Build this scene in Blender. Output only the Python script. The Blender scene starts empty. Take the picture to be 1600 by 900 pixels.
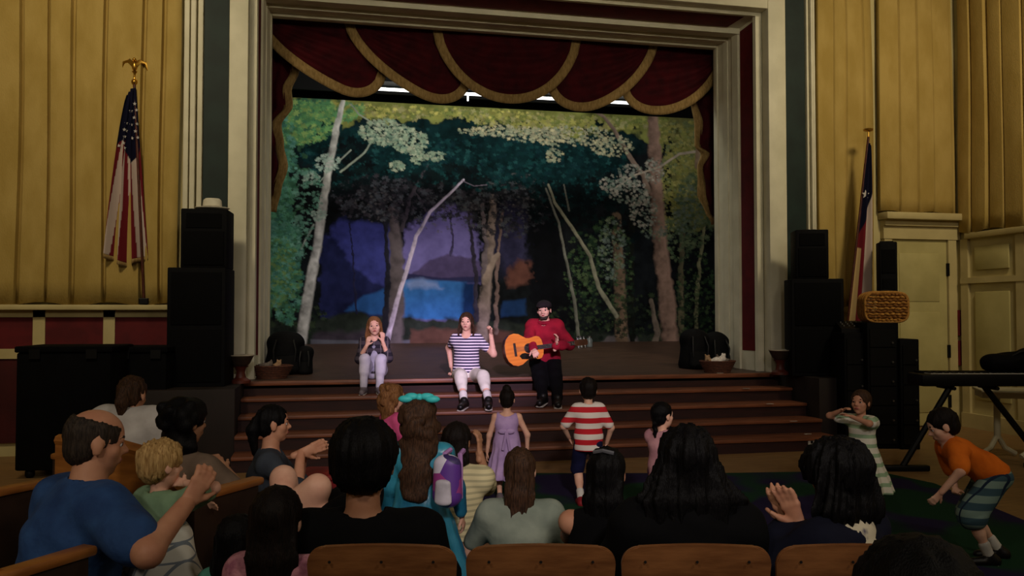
import bpy, bmesh, math, random
import numpy as np
from mathutils import Vector, Matrix

# ------------------------------------------------------------------ camera, world, lights, exposure
SC = bpy.context.scene
COL = SC.collection
R = math.radians
FPX = 1330.0                      # focal length in pixels of the 1600 x 900 frame
CAMZ, YAW, PITCH = 1.58, R(12.44), math.atan(40 / FPX)
cam_d = bpy.data.cameras.new('camera'); cam = bpy.data.objects.new('camera', cam_d); COL.objects.link(cam)
cam_d.sensor_width = 36.0; cam_d.lens = 36.0 * FPX / 1600.0; cam_d.clip_start = 0.05; cam_d.clip_end = 200
cam.location = (0, 0, CAMZ); cam.rotation_euler = (R(90) + PITCH, 0, -YAW)
SC.camera = cam
SC.view_settings.view_transform = 'Standard'; SC.view_settings.look = 'None'
SC.view_settings.exposure = 0.0; SC.view_settings.gamma = 1.0
try: SC.view_settings.use_curve_mapping = False
except Exception: pass
world = bpy.data.worlds.new('world'); SC.world = world; world.use_nodes = True
world.node_tree.nodes['Background'].inputs[0].default_value = (1.0, 0.80, 0.58, 1)
world.node_tree.nodes['Background'].inputs[1].default_value = 0.02

def lamp(name, kind, loc, target, power, color, size=0.3, spot=60, blend=0.6, size_y=None):
    d = bpy.data.lights.new(name, kind); d.energy = power; d.color = color
    if kind == 'SPOT': d.spot_size = R(spot); d.spot_blend = blend; d.shadow_soft_size = size
    elif kind == 'AREA':
        d.size = size
        if size_y: d.shape = 'RECTANGLE'; d.size_y = size_y
    else: d.shadow_soft_size = size
    o = bpy.data.objects.new(name, d); COL.objects.link(o); o.location = loc
    o.rotation_euler = (Vector(target) - Vector(loc)).to_track_quat('-Z', 'Y').to_euler()
    return o
# house lights high over the side seats, washing the front walls
lamp('house_light', 'SPOT', (-2.6, 5.0, 7.2), (-2.6, 10.45, 3.6), 690, (1.0, 0.84, 0.56), 0.5, 78, 1.0)
lamp('house_light', 'SPOT', (7.0, 5.0, 7.2), (7.6, 10.45, 3.6), 690, (1.0, 0.84, 0.56), 0.5, 80, 1.0)
lamp('house_light', 'SPOT', (2.4, 2.0, 6.0), (2.4, 10.4, 5.2), 420, (1.0, 0.9, 0.66), 0.5, 70, 1.0)
# dimmed pendants over the back rows
for lx, ly, lp_ in ((-2.6, -1.2, 190), (3.2, -1.6, 200), (6.4, 2.5, 80)): lamp('house_pendant', 'POINT', (lx, ly, 5.6), (lx, ly, 0), lp_, (1.0, 0.88, 0.70), 0.35)
# follow spot on the three performers, from the balcony behind the camera
lamp('follow_spot', 'SPOT', (0.6, -4.0, 5.2), (1.72, 10.3, 1.45), 8200, (0.80, 0.62, 1.0), 0.12, 11.5, 0.7)
# stage border batten in front of the painted drop, and blue wash
lamp('border_light', 'AREA', (2.5, 12.35, 5.55), (2.6, 15.3, 2.9), 105, (1.0, 0.97, 0.84), 6.0, size_y=0.15)
lamp('stage_wash', 'SPOT', (2.4, 11.9, 5.3), (1.0, 15.3, 2.0), 60, (0.5, 0.45, 1.0), 0.3, 55, 1.0)
lamp('balcony_wash', 'SPOT', (0.2, -3.5, 4.6), (2.0, 8.0, 0.9), 1500, (1.0, 0.88, 0.84), 0.3, 34, 1.0)
lamp('balcony_wash', 'SPOT', (-2.5, -3.5, 4.6), (-1.0, 5.8, 0.9), 330, (1.0, 0.9, 0.8), 0.3, 30, 1.0)

# ------------------------------------------------------------------ measuring helpers (photo pixel -> point in the room)
_F = Vector((math.sin(YAW), math.cos(YAW), 0)); _R = Vector((math.cos(YAW), -math.sin(YAW), 0)); _U = Vector((0, 0, 1))
def _ray(u, v):
    yc = (450 - v) / FPX
    f = math.cos(PITCH) - yc * math.sin(PITCH); z = math.sin(PITCH) + yc * math.cos(PITCH)
    return _F * f + _R * ((u - 800) / FPX) + _U * z
def at_d(u, v, d):
    r = _ray(u, v); return Vector((0, 0, CAMZ)) + r * (d / r.dot(_F))
def at_Y(u, v, Y):
    r = _ray(u, v); return Vector((0, 0, CAMZ)) + r * (Y / r.y)
def at_X(u, v, X):
    r = _ray(u, v); return Vector((0, 0, CAMZ)) + r * (X / r.x)
def at_z(u, v, z):
    r = _ray(u, v); return Vector((0, 0, CAMZ)) + r * ((z - CAMZ) / r.z)

# ------------------------------------------------------------------ materials
def lin(c):
    c = c / 255.0
    return c / 12.92 if c <= 0.04045 else ((c + 0.055) / 1.055) ** 2.4
def rgb(c): return (lin(c[0]), lin(c[1]), lin(c[2]), 1.0)
_M = {}
def mat(name, c, rough=0.7, c2=None, scale=8.0, stretch=(1, 1, 1), bump=0.0, bscale=None, metal=0.0, spec=0.3, detail=4, coord='Object', contrast=(0.35, 0.65)):
    """Principled material: two colours mixed by noise, optional fine relief."""
    if name in _M: return _M[name]
    m = bpy.data.materials.new(name); m.use_nodes = True; nt = m.node_tree; N = nt.nodes; L = nt.links
    b = N['Principled BSDF']; b.inputs['Roughness'].default_value = rough; b.inputs['Metallic'].default_value = metal
    b.inputs['Specular IOR Level'].default_value = spec
    if c2 is None: c2 = tuple(max(0, x * 0.82) for x in c)
    tc = N.new('ShaderNodeTexCoord'); mp = N.new('ShaderNodeMapping'); mp.inputs['Scale'].default_value = stretch
    nz = N.new('ShaderNodeTexNoise'); nz.inputs['Scale'].default_value = scale; nz.inputs['Detail'].default_value = detail
    cr = N.new('ShaderNodeValToRGB'); cr.color_ramp.elements[0].position = contrast[0]; cr.color_ramp.elements[1].position = contrast[1]
    cr.color_ramp.elements[0].color = rgb(c2); cr.color_ramp.elements[1].color = rgb(c)
    L.new(tc.outputs[coord], mp.inputs[0]); L.new(mp.outputs[0], nz.inputs['Vector']); L.new(nz.outputs[0], cr.inputs[0]); L.new(cr.outputs[0], b.inputs['Base Color'])
    if bump:
        n2 = N.new('ShaderNodeTexNoise'); n2.inputs['Scale'].default_value = bscale or scale * 4
        bp = N.new('ShaderNodeBump'); bp.inputs['Strength'].default_value = bump; bp.inputs['Distance'].default_value = 0.02
        L.new(mp.outputs[0], n2.inputs['Vector']); L.new(n2.outputs[0], bp.inputs['Height']); L.new(bp.outputs[0], b.inputs['Normal'])
    _M[name] = m; return m
def stripes(name, c1, c2, period, duty=0.5, axis=2, rough=0.85, c3=None, period3=None, axis3=0, jitter=0.0, offset=0.0):
    """Stripes across one local axis; with c3 a second set across another axis (checks)."""
    if name in _M: return _M[name]
    m = bpy.data.materials.new(name); m.use_nodes = True; nt = m.node_tree; N = nt.nodes; L = nt.links
    b = N['Principled BSDF']; b.inputs['Roughness'].default_value = rough; b.inputs['Specular IOR Level'].default_value = 0.2
    tc = N.new('ShaderNodeTexCoord'); sp = N.new('ShaderNodeSeparateXYZ')
    nz = N.new('ShaderNodeTexNoise'); nz.inputs['Scale'].default_value = 9
    L.new(tc.outputs['Object'], sp.inputs[0]); L.new(tc.outputs['Object'], nz.inputs['Vector'])
    def band(ax, per, du):
        a = N.new('ShaderNodeMath'); a.operation = 'MULTIPLY_ADD'; a.inputs[1].default_value = jitter; L.new(nz.outputs[0], a.inputs[0]); L.new(sp.outputs[ax], a.inputs[2])
        o = N.new('ShaderNodeMath'); o.operation = 'ADD'; o.inputs[1].default_value = 50 * per + offset; L.new(a.outputs[0], o.inputs[0])
        d = N.new('ShaderNodeMath'); d.operation = 'DIVIDE'; d.inputs[1].default_value = per; L.new(o.outputs[0], d.inputs[0])
        f = N.new('ShaderNodeMath'); f.operation = 'FRACT'; L.new(d.outputs[0], f.inputs[0])
        g = N.new('ShaderNodeMath'); g.operation = 'LESS_THAN'; g.inputs[1].default_value = du; L.new(f.outputs[0], g.inputs[0])
        return g
    mx = N.new('ShaderNodeMix'); mx.data_type = 'RGBA'; mx.inputs[6].default_value = rgb(c2); mx.inputs[7].default_value = rgb(c1)
    L.new(band(axis, period, duty).outputs[0], mx.inputs[0]); out = mx.outputs[2]
    if c3:
        m3 = N.new('ShaderNodeMix'); m3.data_type = 'RGBA'; m3.inputs[7].default_value = rgb(c3); L.new(out, m3.inputs[6])
        L.new(band(axis3, period3 or period, 0.16).outputs[0], m3.inputs[0]); out = m3.outputs[2]
    L.new(out, b.inputs['Base Color']); _M[name] = m; return m
def painted(name, rough=0.9, bump=0.1):
    """Colours come from the mesh's own 'paint' attribute (painted or printed cloth)."""
    if name in _M: return _M[name]
    m = bpy.data.materials.new(name); m.use_nodes = True; nt = m.node_tree; b = nt.nodes['Principled BSDF']
    a = nt.nodes.new('ShaderNodeVertexColor'); a.layer_name = 'paint'; nt.links.new(a.outputs[0], b.inputs['Base Color'])
    b.inputs['Roughness'].default_value = rough; b.inputs['Specular IOR Level'].default_value = 0.1
    n2 = nt.nodes.new('ShaderNodeTexNoise'); n2.inputs['Scale'].default_value = 60
    bp = nt.nodes.new('ShaderNodeBump'); bp.inputs['Strength'].default_value = bump; bp.inputs['Distance'].default_value = 0.01
    nt.links.new(n2.outputs[0], bp.inputs['Height']); nt.links.new(bp.outputs[0], b.inputs['Normal'])
    _M[name] = m; return m
def glow(name, c, s):
    m = bpy.data.materials.new(name); m.use_nodes = True; b = m.node_tree.nodes['Principled BSDF']
    b.inputs['Emission Color'].default_value = rgb(c); b.inputs['Emission Strength'].default_value = s; return m

# ------------------------------------------------------------------ mesh builders
def arrmesh(name, V, F, material, smooth=True):
    me = bpy.data.meshes.new(name); V = np.asarray(V, np.float32); F = np.asarray(F, np.int32)
    me.vertices.add(len(V)); me.vertices.foreach_set('co', V.ravel())
    k = F.shape[1]; me.loops.add(F.size); me.loops.foreach_set('vertex_index', F.ravel())
    me.polygons.add(len(F)); me.polygons.foreach_set('loop_start', np.arange(len(F), dtype=np.int32) * k)
    me.update(calc_edges=True); me.validate()
    me.polygons.foreach_set('use_smooth', np.full(len(me.polygons), smooth)); 
    if material: me.materials.append(material)
    return me
def link(name, me, parent=None, loc=None, rot=None):
    o = bpy.data.objects.new(name, me); COL.objects.link(o)
    if parent: o.parent = parent
    if loc is not None: o.location = loc
    if rot is not None: o.rotation_euler = rot
    return o
def tag(o, label=None, cat=None, group=None, kind=None):
    if label: o['label'] = label
    if cat: o['category'] = cat
    if group: o['group'] = group
    if kind: o['kind'] = kind
    return o
def empty(name, loc=(0, 0, 0), rz=0.0, label=None, cat=None, group=None, kind=None):
    o = bpy.data.objects.new(name, None); COL.objects.link(o); o.location = loc; o.rotation_euler = (0, 0, rz); o.empty_display_size = 0.1
    return tag(o, label, cat, group, kind)
class MB:
    """collects simple solids in one bmesh; build() links them as one mesh object"""
    def __init__(s): s.bm = bmesh.new()
    def box(s, x0, x1, y0, y1, z0, z1, bev=0.0, M=None):
        r = bmesh.ops.create_cube(s.bm, size=1.0); vs = r['verts']
        for v in vs: v.co = Vector(((x0 + x1) / 2 + v.co.x * (x1 - x0), (y0 + y1) / 2 + v.co.y * (y1 - y0), (z0 + z1) / 2 + v.co.z * (z1 - z0)))
        if bev:
            es = list({e for v in vs for e in v.link_edges})
            g = bmesh.ops.bevel(s.bm, geom=es, offset=bev, segments=2, profile=0.5, affect='EDGES'); vs = list({v for f in g['faces'] for v in f.verts} | {v for v in vs if v.is_valid})
        if M is not None:
            for v in vs: v.co = M @ v.co
        return s
    def tube(s, pts, r, n=8, r2=None):
        pts = [Vector(p) for p in pts]; m = len(pts); rings = []
        rs = r if isinstance(r, (list, tuple)) else [r + ((r2 if r2 is not None else r) - r) * i / max(1, m - 1) for i in range(m)]
        nrm = None
        for i, p in enumerate(pts):
            t = (pts[min(i + 1, m - 1)] - pts[max(i - 1, 0)]).normalized()
            if nrm is None: nrm = t.orthogonal().normalized()
            else: nrm = (nrm - t * nrm.dot(t)).normalized()
            bn = t.cross(nrm)
            rings.append([s.bm.verts.new(p + (nrm * math.cos(a) + bn * math.sin(a)) * rs[i]) for a in [2 * math.pi * k / n for k in range(n)]])
        for i in range(m - 1):
            for k in range(n): s.bm.faces.new((rings[i][k], rings[i][(k + 1) % n], rings[i + 1][(k + 1) % n], rings[i + 1][k]))
        s.bm.faces.new(list(reversed(rings[0]))); s.bm.faces.new(rings[-1]); return s
    def lathe(s, prof, c=(0, 0, 0), n=20, M=None, sx=1, sy=1):
        rings = []
        for (r, z) in prof:
            rings.append([s.bm.verts.new(Vector((c[0] + sx * r * math.cos(a), c[1] + sy * r * math.sin(a), c[2] + z))) for a in [2 * math.pi * k / n for k in range(n)]])
        if M is not None:
            for rg in rings:
                for v in rg: v.co = M @ v.co
        for i in range(len(rings) - 1):
            for k in range(n): s.bm.faces.new((rings[i][k], rings[i][(k + 1) % n], rings[i + 1][(k + 1) % n], rings[i + 1][k]))
        s.bm.faces.new(list(reversed(rings[0]))); s.bm.faces.new(rings[-1]); return s
    def prism(s, poly, y0, y1, M=None):
        """poly of (x, z) extruded along y"""
        a = [s.bm.verts.new(Vector((p[0], y0, p[1]))) for p in poly]; b = [s.bm.verts.new(Vector((p[0], y1, p[1]))) for p in poly]
        if M is not None:
            for v in a + b: v.co = M @ v.co
        n = len(poly); s.bm.faces.new(a); s.bm.faces.new(list(reversed(b)))
        for i in range(n): s.bm.faces.new((a[i], b[i], b[(i + 1) % n], a[(i + 1) % n]))
        return s
    def sph(s, c, r, u=12, v=8, sc=(1, 1, 1), M=None):
        g = bmesh.ops.create_uvsphere(s.bm, u_segments=u, v_segments=v, radius=r)
        for w in g['verts']:
            w.co = Vector((c[0] + w.co.x * sc[0], c[1] + w.co.y * sc[1], c[2] + w.co.z * sc[2]))
            if M is not None: w.co = M @ w.co
        return s
    def mesh(s, name, m, smooth=False, angle=None):
        bmesh.ops.recalc_face_normals(s.bm, faces=s.bm.faces[:])
        me = bpy.data.meshes.new(name); s.bm.to_mesh(me); s.bm.free(); me.materials.append(m)
        if smooth:
            me.polygons.foreach_set('use_smooth', [True] * len(me.polygons))
            me.set_sharp_from_angle(angle=R(angle or 40))
        return me
    def build(s, name, m, parent=None, smooth=False, loc=None, rot=None): return link(name, s.mesh(name, m, smooth), parent, loc, rot)
def box(name, m, x0, x1, y0, y1, z0, z1, parent=None, bev=0.0): return MB().box(x0, x1, y0, y1, z0, z1, bev).build(name, m, parent, smooth=bev > 0)
def gridmesh(name, P, m, smooth=True, colors=None, closed=False):
    """P: (n, k, 3) array of points -> quad sheet, optional per-point colours in 'paint'"""
    n, k = P.shape[:2]; I = np.arange(n * k).reshape(n, k)
    F = np.stack([I[:-1, :-1], I[1:, :-1], I[1:, 1:], I[:-1, 1:]], -1).reshape(-1, 4)
    me = arrmesh(name, P.reshape(-1, 3), F, m, smooth)
    if colors is not None:
        a = me.color_attributes.new('paint', 'FLOAT_COLOR', 'POINT'); c = np.ones((n * k, 4), np.float32); c[:, :3] = colors.reshape(-1, 3); a.data.foreach_set('color', c.ravel())
    return me
def thick(o, t, off=0.0):
    md = o.modifiers.new('thickness', 'SOLIDIFY'); md.thickness = t; md.offset = off; return o
# ------------------------------------------------------------------ smooth solids: distance fields turned into one continuous skin
def surfnet(v, org, h):
    s = v < 0
    c = np.zeros(tuple(x - 1 for x in v.shape), np.int8)
    for a in (0, 1):
        for b in (0, 1):
            for d in (0, 1): c += s[a:v.shape[0] - 1 + a, b:v.shape[1] - 1 + b, d:v.shape[2] - 1 + d]
    act = (c > 0) & (c < 8); ii = np.argwhere(act)
    if len(ii) == 0: return np.zeros((0, 3)), np.zeros((0, 4), np.int32)
    idx = np.full(c.shape, -1, np.int32); idx[act] = np.arange(len(ii))
    pos = np.zeros((len(ii), 3)); cnt = np.zeros(len(ii))
    cor = [(0, 0, 0), (1, 0, 0), (0, 1, 0), (1, 1, 0), (0, 0, 1), (1, 0, 1), (0, 1, 1), (1, 1, 1)]
    val = [v[ii[:, 0] + a, ii[:, 1] + b, ii[:, 2] + d] for a, b, d in cor]
    for p in range(8):
        for q in range(p + 1, 8):
            if sum(abs(cor[p][k] - cor[q][k]) for k in range(3)) != 1: continue
            x = (val[p] < 0) != (val[q] < 0); t = np.where(x, val[p] / (val[p] - val[q] + 1e-12), 0)
            for k in range(3): pos[:, k] += np.where(x, cor[p][k] + t * (cor[q][k] - cor[p][k]), 0)
            cnt += x
    V = (ii + pos / cnt[:, None]) * h + org
    Fs = []
    for ax in range(3):
        o1, o2 = [(1, 2), (2, 0), (0, 1)][ax]
        lo = [slice(None)] * 3; hi = [slice(None)] * 3; lo[ax] = slice(0, -1); hi[ax] = slice(1, None)
        A = s[tuple(lo)]; B = s[tuple(hi)]; e = np.argwhere(A != B)
        m = (e[:, o1] > 0) & (e[:, o2] > 0) & (e[:, o1] < v.shape[o1] - 1) & (e[:, o2] < v.shape[o2] - 1); e = e[m]
        fl = A[e[:, 0], e[:, 1], e[:, 2]]
        def cell(d1, d2):
            g = e.copy(); g[:, o1] -= d1; g[:, o2] -= d2; return idx[g[:, 0], g[:, 1], g[:, 2]]
        q = np.stack([cell(1, 1), cell(0, 1), cell(0, 0), cell(1, 0)], 1); q[~fl] = q[~fl][:, ::-1]; Fs.append(q)
    F = np.concatenate(Fs); return V, F[(F >= 0).all(1)]
def A3(p): return np.array(p, float)
def unit(v): v = A3(v); n = np.linalg.norm(v); return v / n if n > 1e-9 else v
def rc(a, b, ra, rb=None): return ('rc', A3(a), A3(b), ra, ra if rb is None else rb)
def el(a, b, side, r1, r2): return ('el', A3(a), A3(b), unit(side), r1, r2)
def eo(c, r, M=None): return ('eo', A3(c), A3(r), np.eye(3) if M is None else np.asarray(M, float))
def bounds(p):
    if p[0] == 'rc': r = max(p[3], p[4]); q = np.array([p[1], p[2]]); return q.min(0) - r, q.max(0) + r
    if p[0] == 'el': r = max(p[4] + p[5]); q = np.array([p[1], p[2]]); return q.min(0) - r, q.max(0) + r
    r = p[2].max(); return p[1] - r, p[1] + r
def dist(p, X, Y, Z):
    if p[0] == 'eo':
        d = [X - p[1][0], Y - p[1][1], Z - p[1][2]]; M = p[3]
        q = sum(((M[0, k] * d[0] + M[1, k] * d[1] + M[2, k] * d[2]) / p[2][k]) ** 2 for k in range(3)); return (np.sqrt(q) - 1) * p[2].min()
    ab = p[2] - p[1]; L2 = ab @ ab + 1e-12
    dx, dy, dz = X - p[1][0], Y - p[1][1], Z - p[1][2]
    t = np.clip((dx * ab[0] + dy * ab[1] + dz * ab[2]) / L2, 0, 1); dx = dx - t * ab[0]; dy = dy - t * ab[1]; dz = dz - t * ab[2]
    if p[0] == 'rc': return np.sqrt(dx * dx + dy * dy + dz * dz) - (p[3] + t * (p[4] - p[3]))
    ax = ab / math.sqrt(L2); sd = p[3] - ax * (p[3] @ ax); sd = unit(sd); fr = np.cross(ax, sd)
    a = p[4][0] + t * (p[5][0] - p[4][0]); b = p[4][1] + t * (p[5][1] - p[4][1]); m = np.minimum(a, b)
    q1 = dx * sd[0] + dy * sd[1] + dz * sd[2]; q2 = dx * fr[0] + dy * fr[1] + dz * fr[2]; q3 = dx * ax[0] + dy * ax[1] + dz * ax[2]
    return (np.sqrt((q1 / a) ** 2 + (q2 / b) ** 2 + (q3 / m) ** 2) - 1) * m
def field(prims, h, k=0.02, sub=(), cuts=(), noise=None, ksub=0.008, clampbox=None):
    """prims joined smoothly, sub carved out, cuts = (normal, point) keep the side the normal points away from"""
    B = [bounds(p) for p in prims]; lo = np.min([b[0] for b in B], 0) - 3 * h - 0.01; hi = np.max([b[1] for b in B], 0) + 3 * h + 0.01
    if clampbox is not None: lo = np.maximum(lo, A3(clampbox[0]) - 3 * h); hi = np.minimum(hi, A3(clampbox[1]) + 3 * h)
    n = np.ceil((hi - lo) / h).astype(int) + 1
    g = [lo[i] + h * np.arange(n[i]) for i in range(3)]; v = np.full(n, 0.2, np.float32)
    def window(p, pad):
        a, b = bounds(p); i0 = np.clip(np.floor((a - pad - lo) / h).astype(int), 0, n); i1 = np.clip(np.ceil((b + pad - lo) / h).astype(int) + 1, 0, n)
        return tuple(slice(i0[i], i1[i]) for i in range(3)), (g[0][i0[0]:i1[0], None, None], g[1][None, i0[1]:i1[1], None], g[2][None, None, i0[2]:i1[2]])
    for p in prims:
        w, (X, Y, Z) = window(p, k + 2 * h)
        if 0 in v[w].shape: continue
        d = dist(p, X, Y, Z).astype(np.float32); o = v[w]
        hh = np.maximum(k - np.abs(o - d), 0) / k; v[w] = np.minimum(o, d) - hh * hh * k * 0.25
    X, Y, Z = g[0][:, None, None], g[1][None, :, None], g[2][None, None, :]
    if noise is not None: v += noise(X, Y, Z).astype(np.float32)
    for p in sub:
        w, (x, y, z) = window(p, ksub + 2 * h)
        if 0 in v[w].shape: continue
        d = -dist(p, x, y, z).astype(np.float32); o = v[w]
        hh = np.maximum(ksub - np.abs(o - d), 0) / ksub; v[w] = np.maximum(o, d) + hh * hh * ksub * 0.25
    for nv, pt in cuts:
        nv = unit(nv); v = np.maximum(v, ((X - pt[0]) * nv[0] + (Y - pt[1]) * nv[1] + (Z - pt[2]) * nv[2]).astype(np.float32))
    v[0], v[-1] = 0.2, 0.2; v[:, 0], v[:, -1] = 0.2, 0.2; v[:, :, 0], v[:, :, -1] = 0.2, 0.2
    return surfnet(v, lo, h)
def merge(parts):
    V, F, n = [], [], 0
    for a, b in parts:
        if len(a) == 0: continue
        V.append(a); F.append(b + n); n += len(a)
    return np.concatenate(V), np.concatenate(F)
def sdf_obj(name, m, parent, prims, h, **kw):
    V, F = field(prims, h, **kw)
    return link(name, arrmesh(name, V, F, m), parent)
# ------------------------------------------------------------------ people
SKIN = lambda t: mat('skin_%s' % t, {'fair': (226, 178, 152), 'tan': (196, 142, 112), 'olive': (176, 128, 98)}[t], 0.55, {'fair': (214, 160, 136), 'tan': (182, 126, 98), 'olive': (160, 112, 84)}[t], 14)
def hairmat(t):
    c = {'black': ((6, 5, 6), (3, 2, 3)), 'brown': ((74, 50, 34), (40, 27, 19)), 'dark': ((24, 16, 13), (12, 8, 7)), 'blond': ((196, 160, 104), (140, 106, 62)), 'light': ((142, 98, 60), (96, 62, 38)), 'grey': ((60, 50, 42), (34, 28, 24))}[t]
    return mat('hair_' + t, c[0], 0.6, c[1], 30, (5, 5, 0.7), bump=0.3, bscale=60, spec=0.14)
def fab(name, c, c2=None, rough=0.9): return mat('cloth_' + name, c, rough, c2 or tuple(x * 0.78 for x in c), 7, bump=0.25, bscale=16, spec=0.12)
def rotm(yaw, pitch, roll):
    # yaw + turns to the person's right, pitch + looks up, roll + tips to the right
    return np.array(Matrix.Rotation(-R(yaw), 3, 'Z') @ Matrix.Rotation(R(pitch), 3, 'X') @ Matrix.Rotation(R(roll), 3, 'Y'))
def ik(a, t, l1, l2, hint):
    a, t = A3(a), A3(t); d = t - a; L = np.linalg.norm(d); u = d / L
    if L > (l1 + l2) * 0.995: L = (l1 + l2) * 0.995; t = a + u * L
    if L < abs(l1 - l2) + 0.02: L = abs(l1 - l2) + 0.02; t = a + u * L
    x = (l1 * l1 - l2 * l2 + L * L) / (2 * L); y = math.sqrt(max(l1 * l1 - x * x, 1e-9))
    hv = A3(hint); hv = hv - u * (hv @ u); return a + u * x + unit(hv) * y, t
def wob(amp, sc, ph=0.0):
    return lambda X, Y, Z: amp * (np.sin(X * sc + 2.1 * np.sin(Z * sc * 0.6 + ph)) * np.sin(Z * sc * 1.2 + ph + 1.3 * np.sin(Y * sc * 0.8)) + 0.5 * np.sin(Y * sc * 1.7 + X * sc * 1.1 + ph))
def strands(amp, cx, cy, n=26, ph=0.0):
    return lambda X, Y, Z: amp * (np.sin(np.arctan2(X - cx, Y - cy) * n + 1.5 * np.sin(Z * 14 + ph)) + 0.8 * np.sin(np.arctan2(X - cx, Y - cy) * max(3, round(n * 0.43)) + Z * 9 + ph))
def hand_prims(w, dirv, palm, side, L, curl=25, thumb_up=0.0, spread=8):
    """w wrist, dirv pointing along the hand, palm = direction the palm faces, side = +1 right hand; five unequal fingers"""
    y = unit(dirv); n = A3(palm); n = unit(n - y * (n @ y)); x = np.cross(n, y) * side   # x: towards the thumb
    P = lambda a, b, c: w + x * a * L + y * b * L + n * c * L
    pr = [el(P(0, 0.02, 0), P(0, 0.46, 0), x, (0.15 * L, 0.085 * L), (0.2 * L, 0.07 * L)), rc(P(0, -0.25, 0), P(0, 0.05, 0), 0.13 * L, 0.115 * L)]
    for fx, ln in ((0.15, 0.42), (0.05, 0.48), (-0.05, 0.44), (-0.145, 0.34)):
        sp = R(spread) * (fx / 0.1) * 0.5; b0 = P(fx, 0.48, 0); a = 0; p = b0; r = 0.052
        for k, fr in enumerate((0.45, 0.32, 0.23)):
            a += R(curl) * (0.6, 1.1, 0.9)[k]; d = (y * math.cos(a) + n * math.sin(a)) * math.cos(sp) + x * math.sin(sp)
            q = p + d * ln * fr * L; pr.append(rc(p, q, r * L, (r - 0.005) * L)); p = q; r -= 0.006
    t0 = P(0.13, 0.14, 0.03); td = unit(x * (0.75 + 0.3 * thumb_up) + y * (0.75 - 0.3 * thumb_up) + n * 0.25); t1 = t0 + td * 0.23 * L; t2 = t1 + unit(td + y * 0.25) * 0.2 * L
    pr += [rc(t0, t1, 0.075 * L, 0.058 * L), rc(t1, t2, 0.056 * L, 0.045 * L)]
    return pr
GROUPS = []
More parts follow.
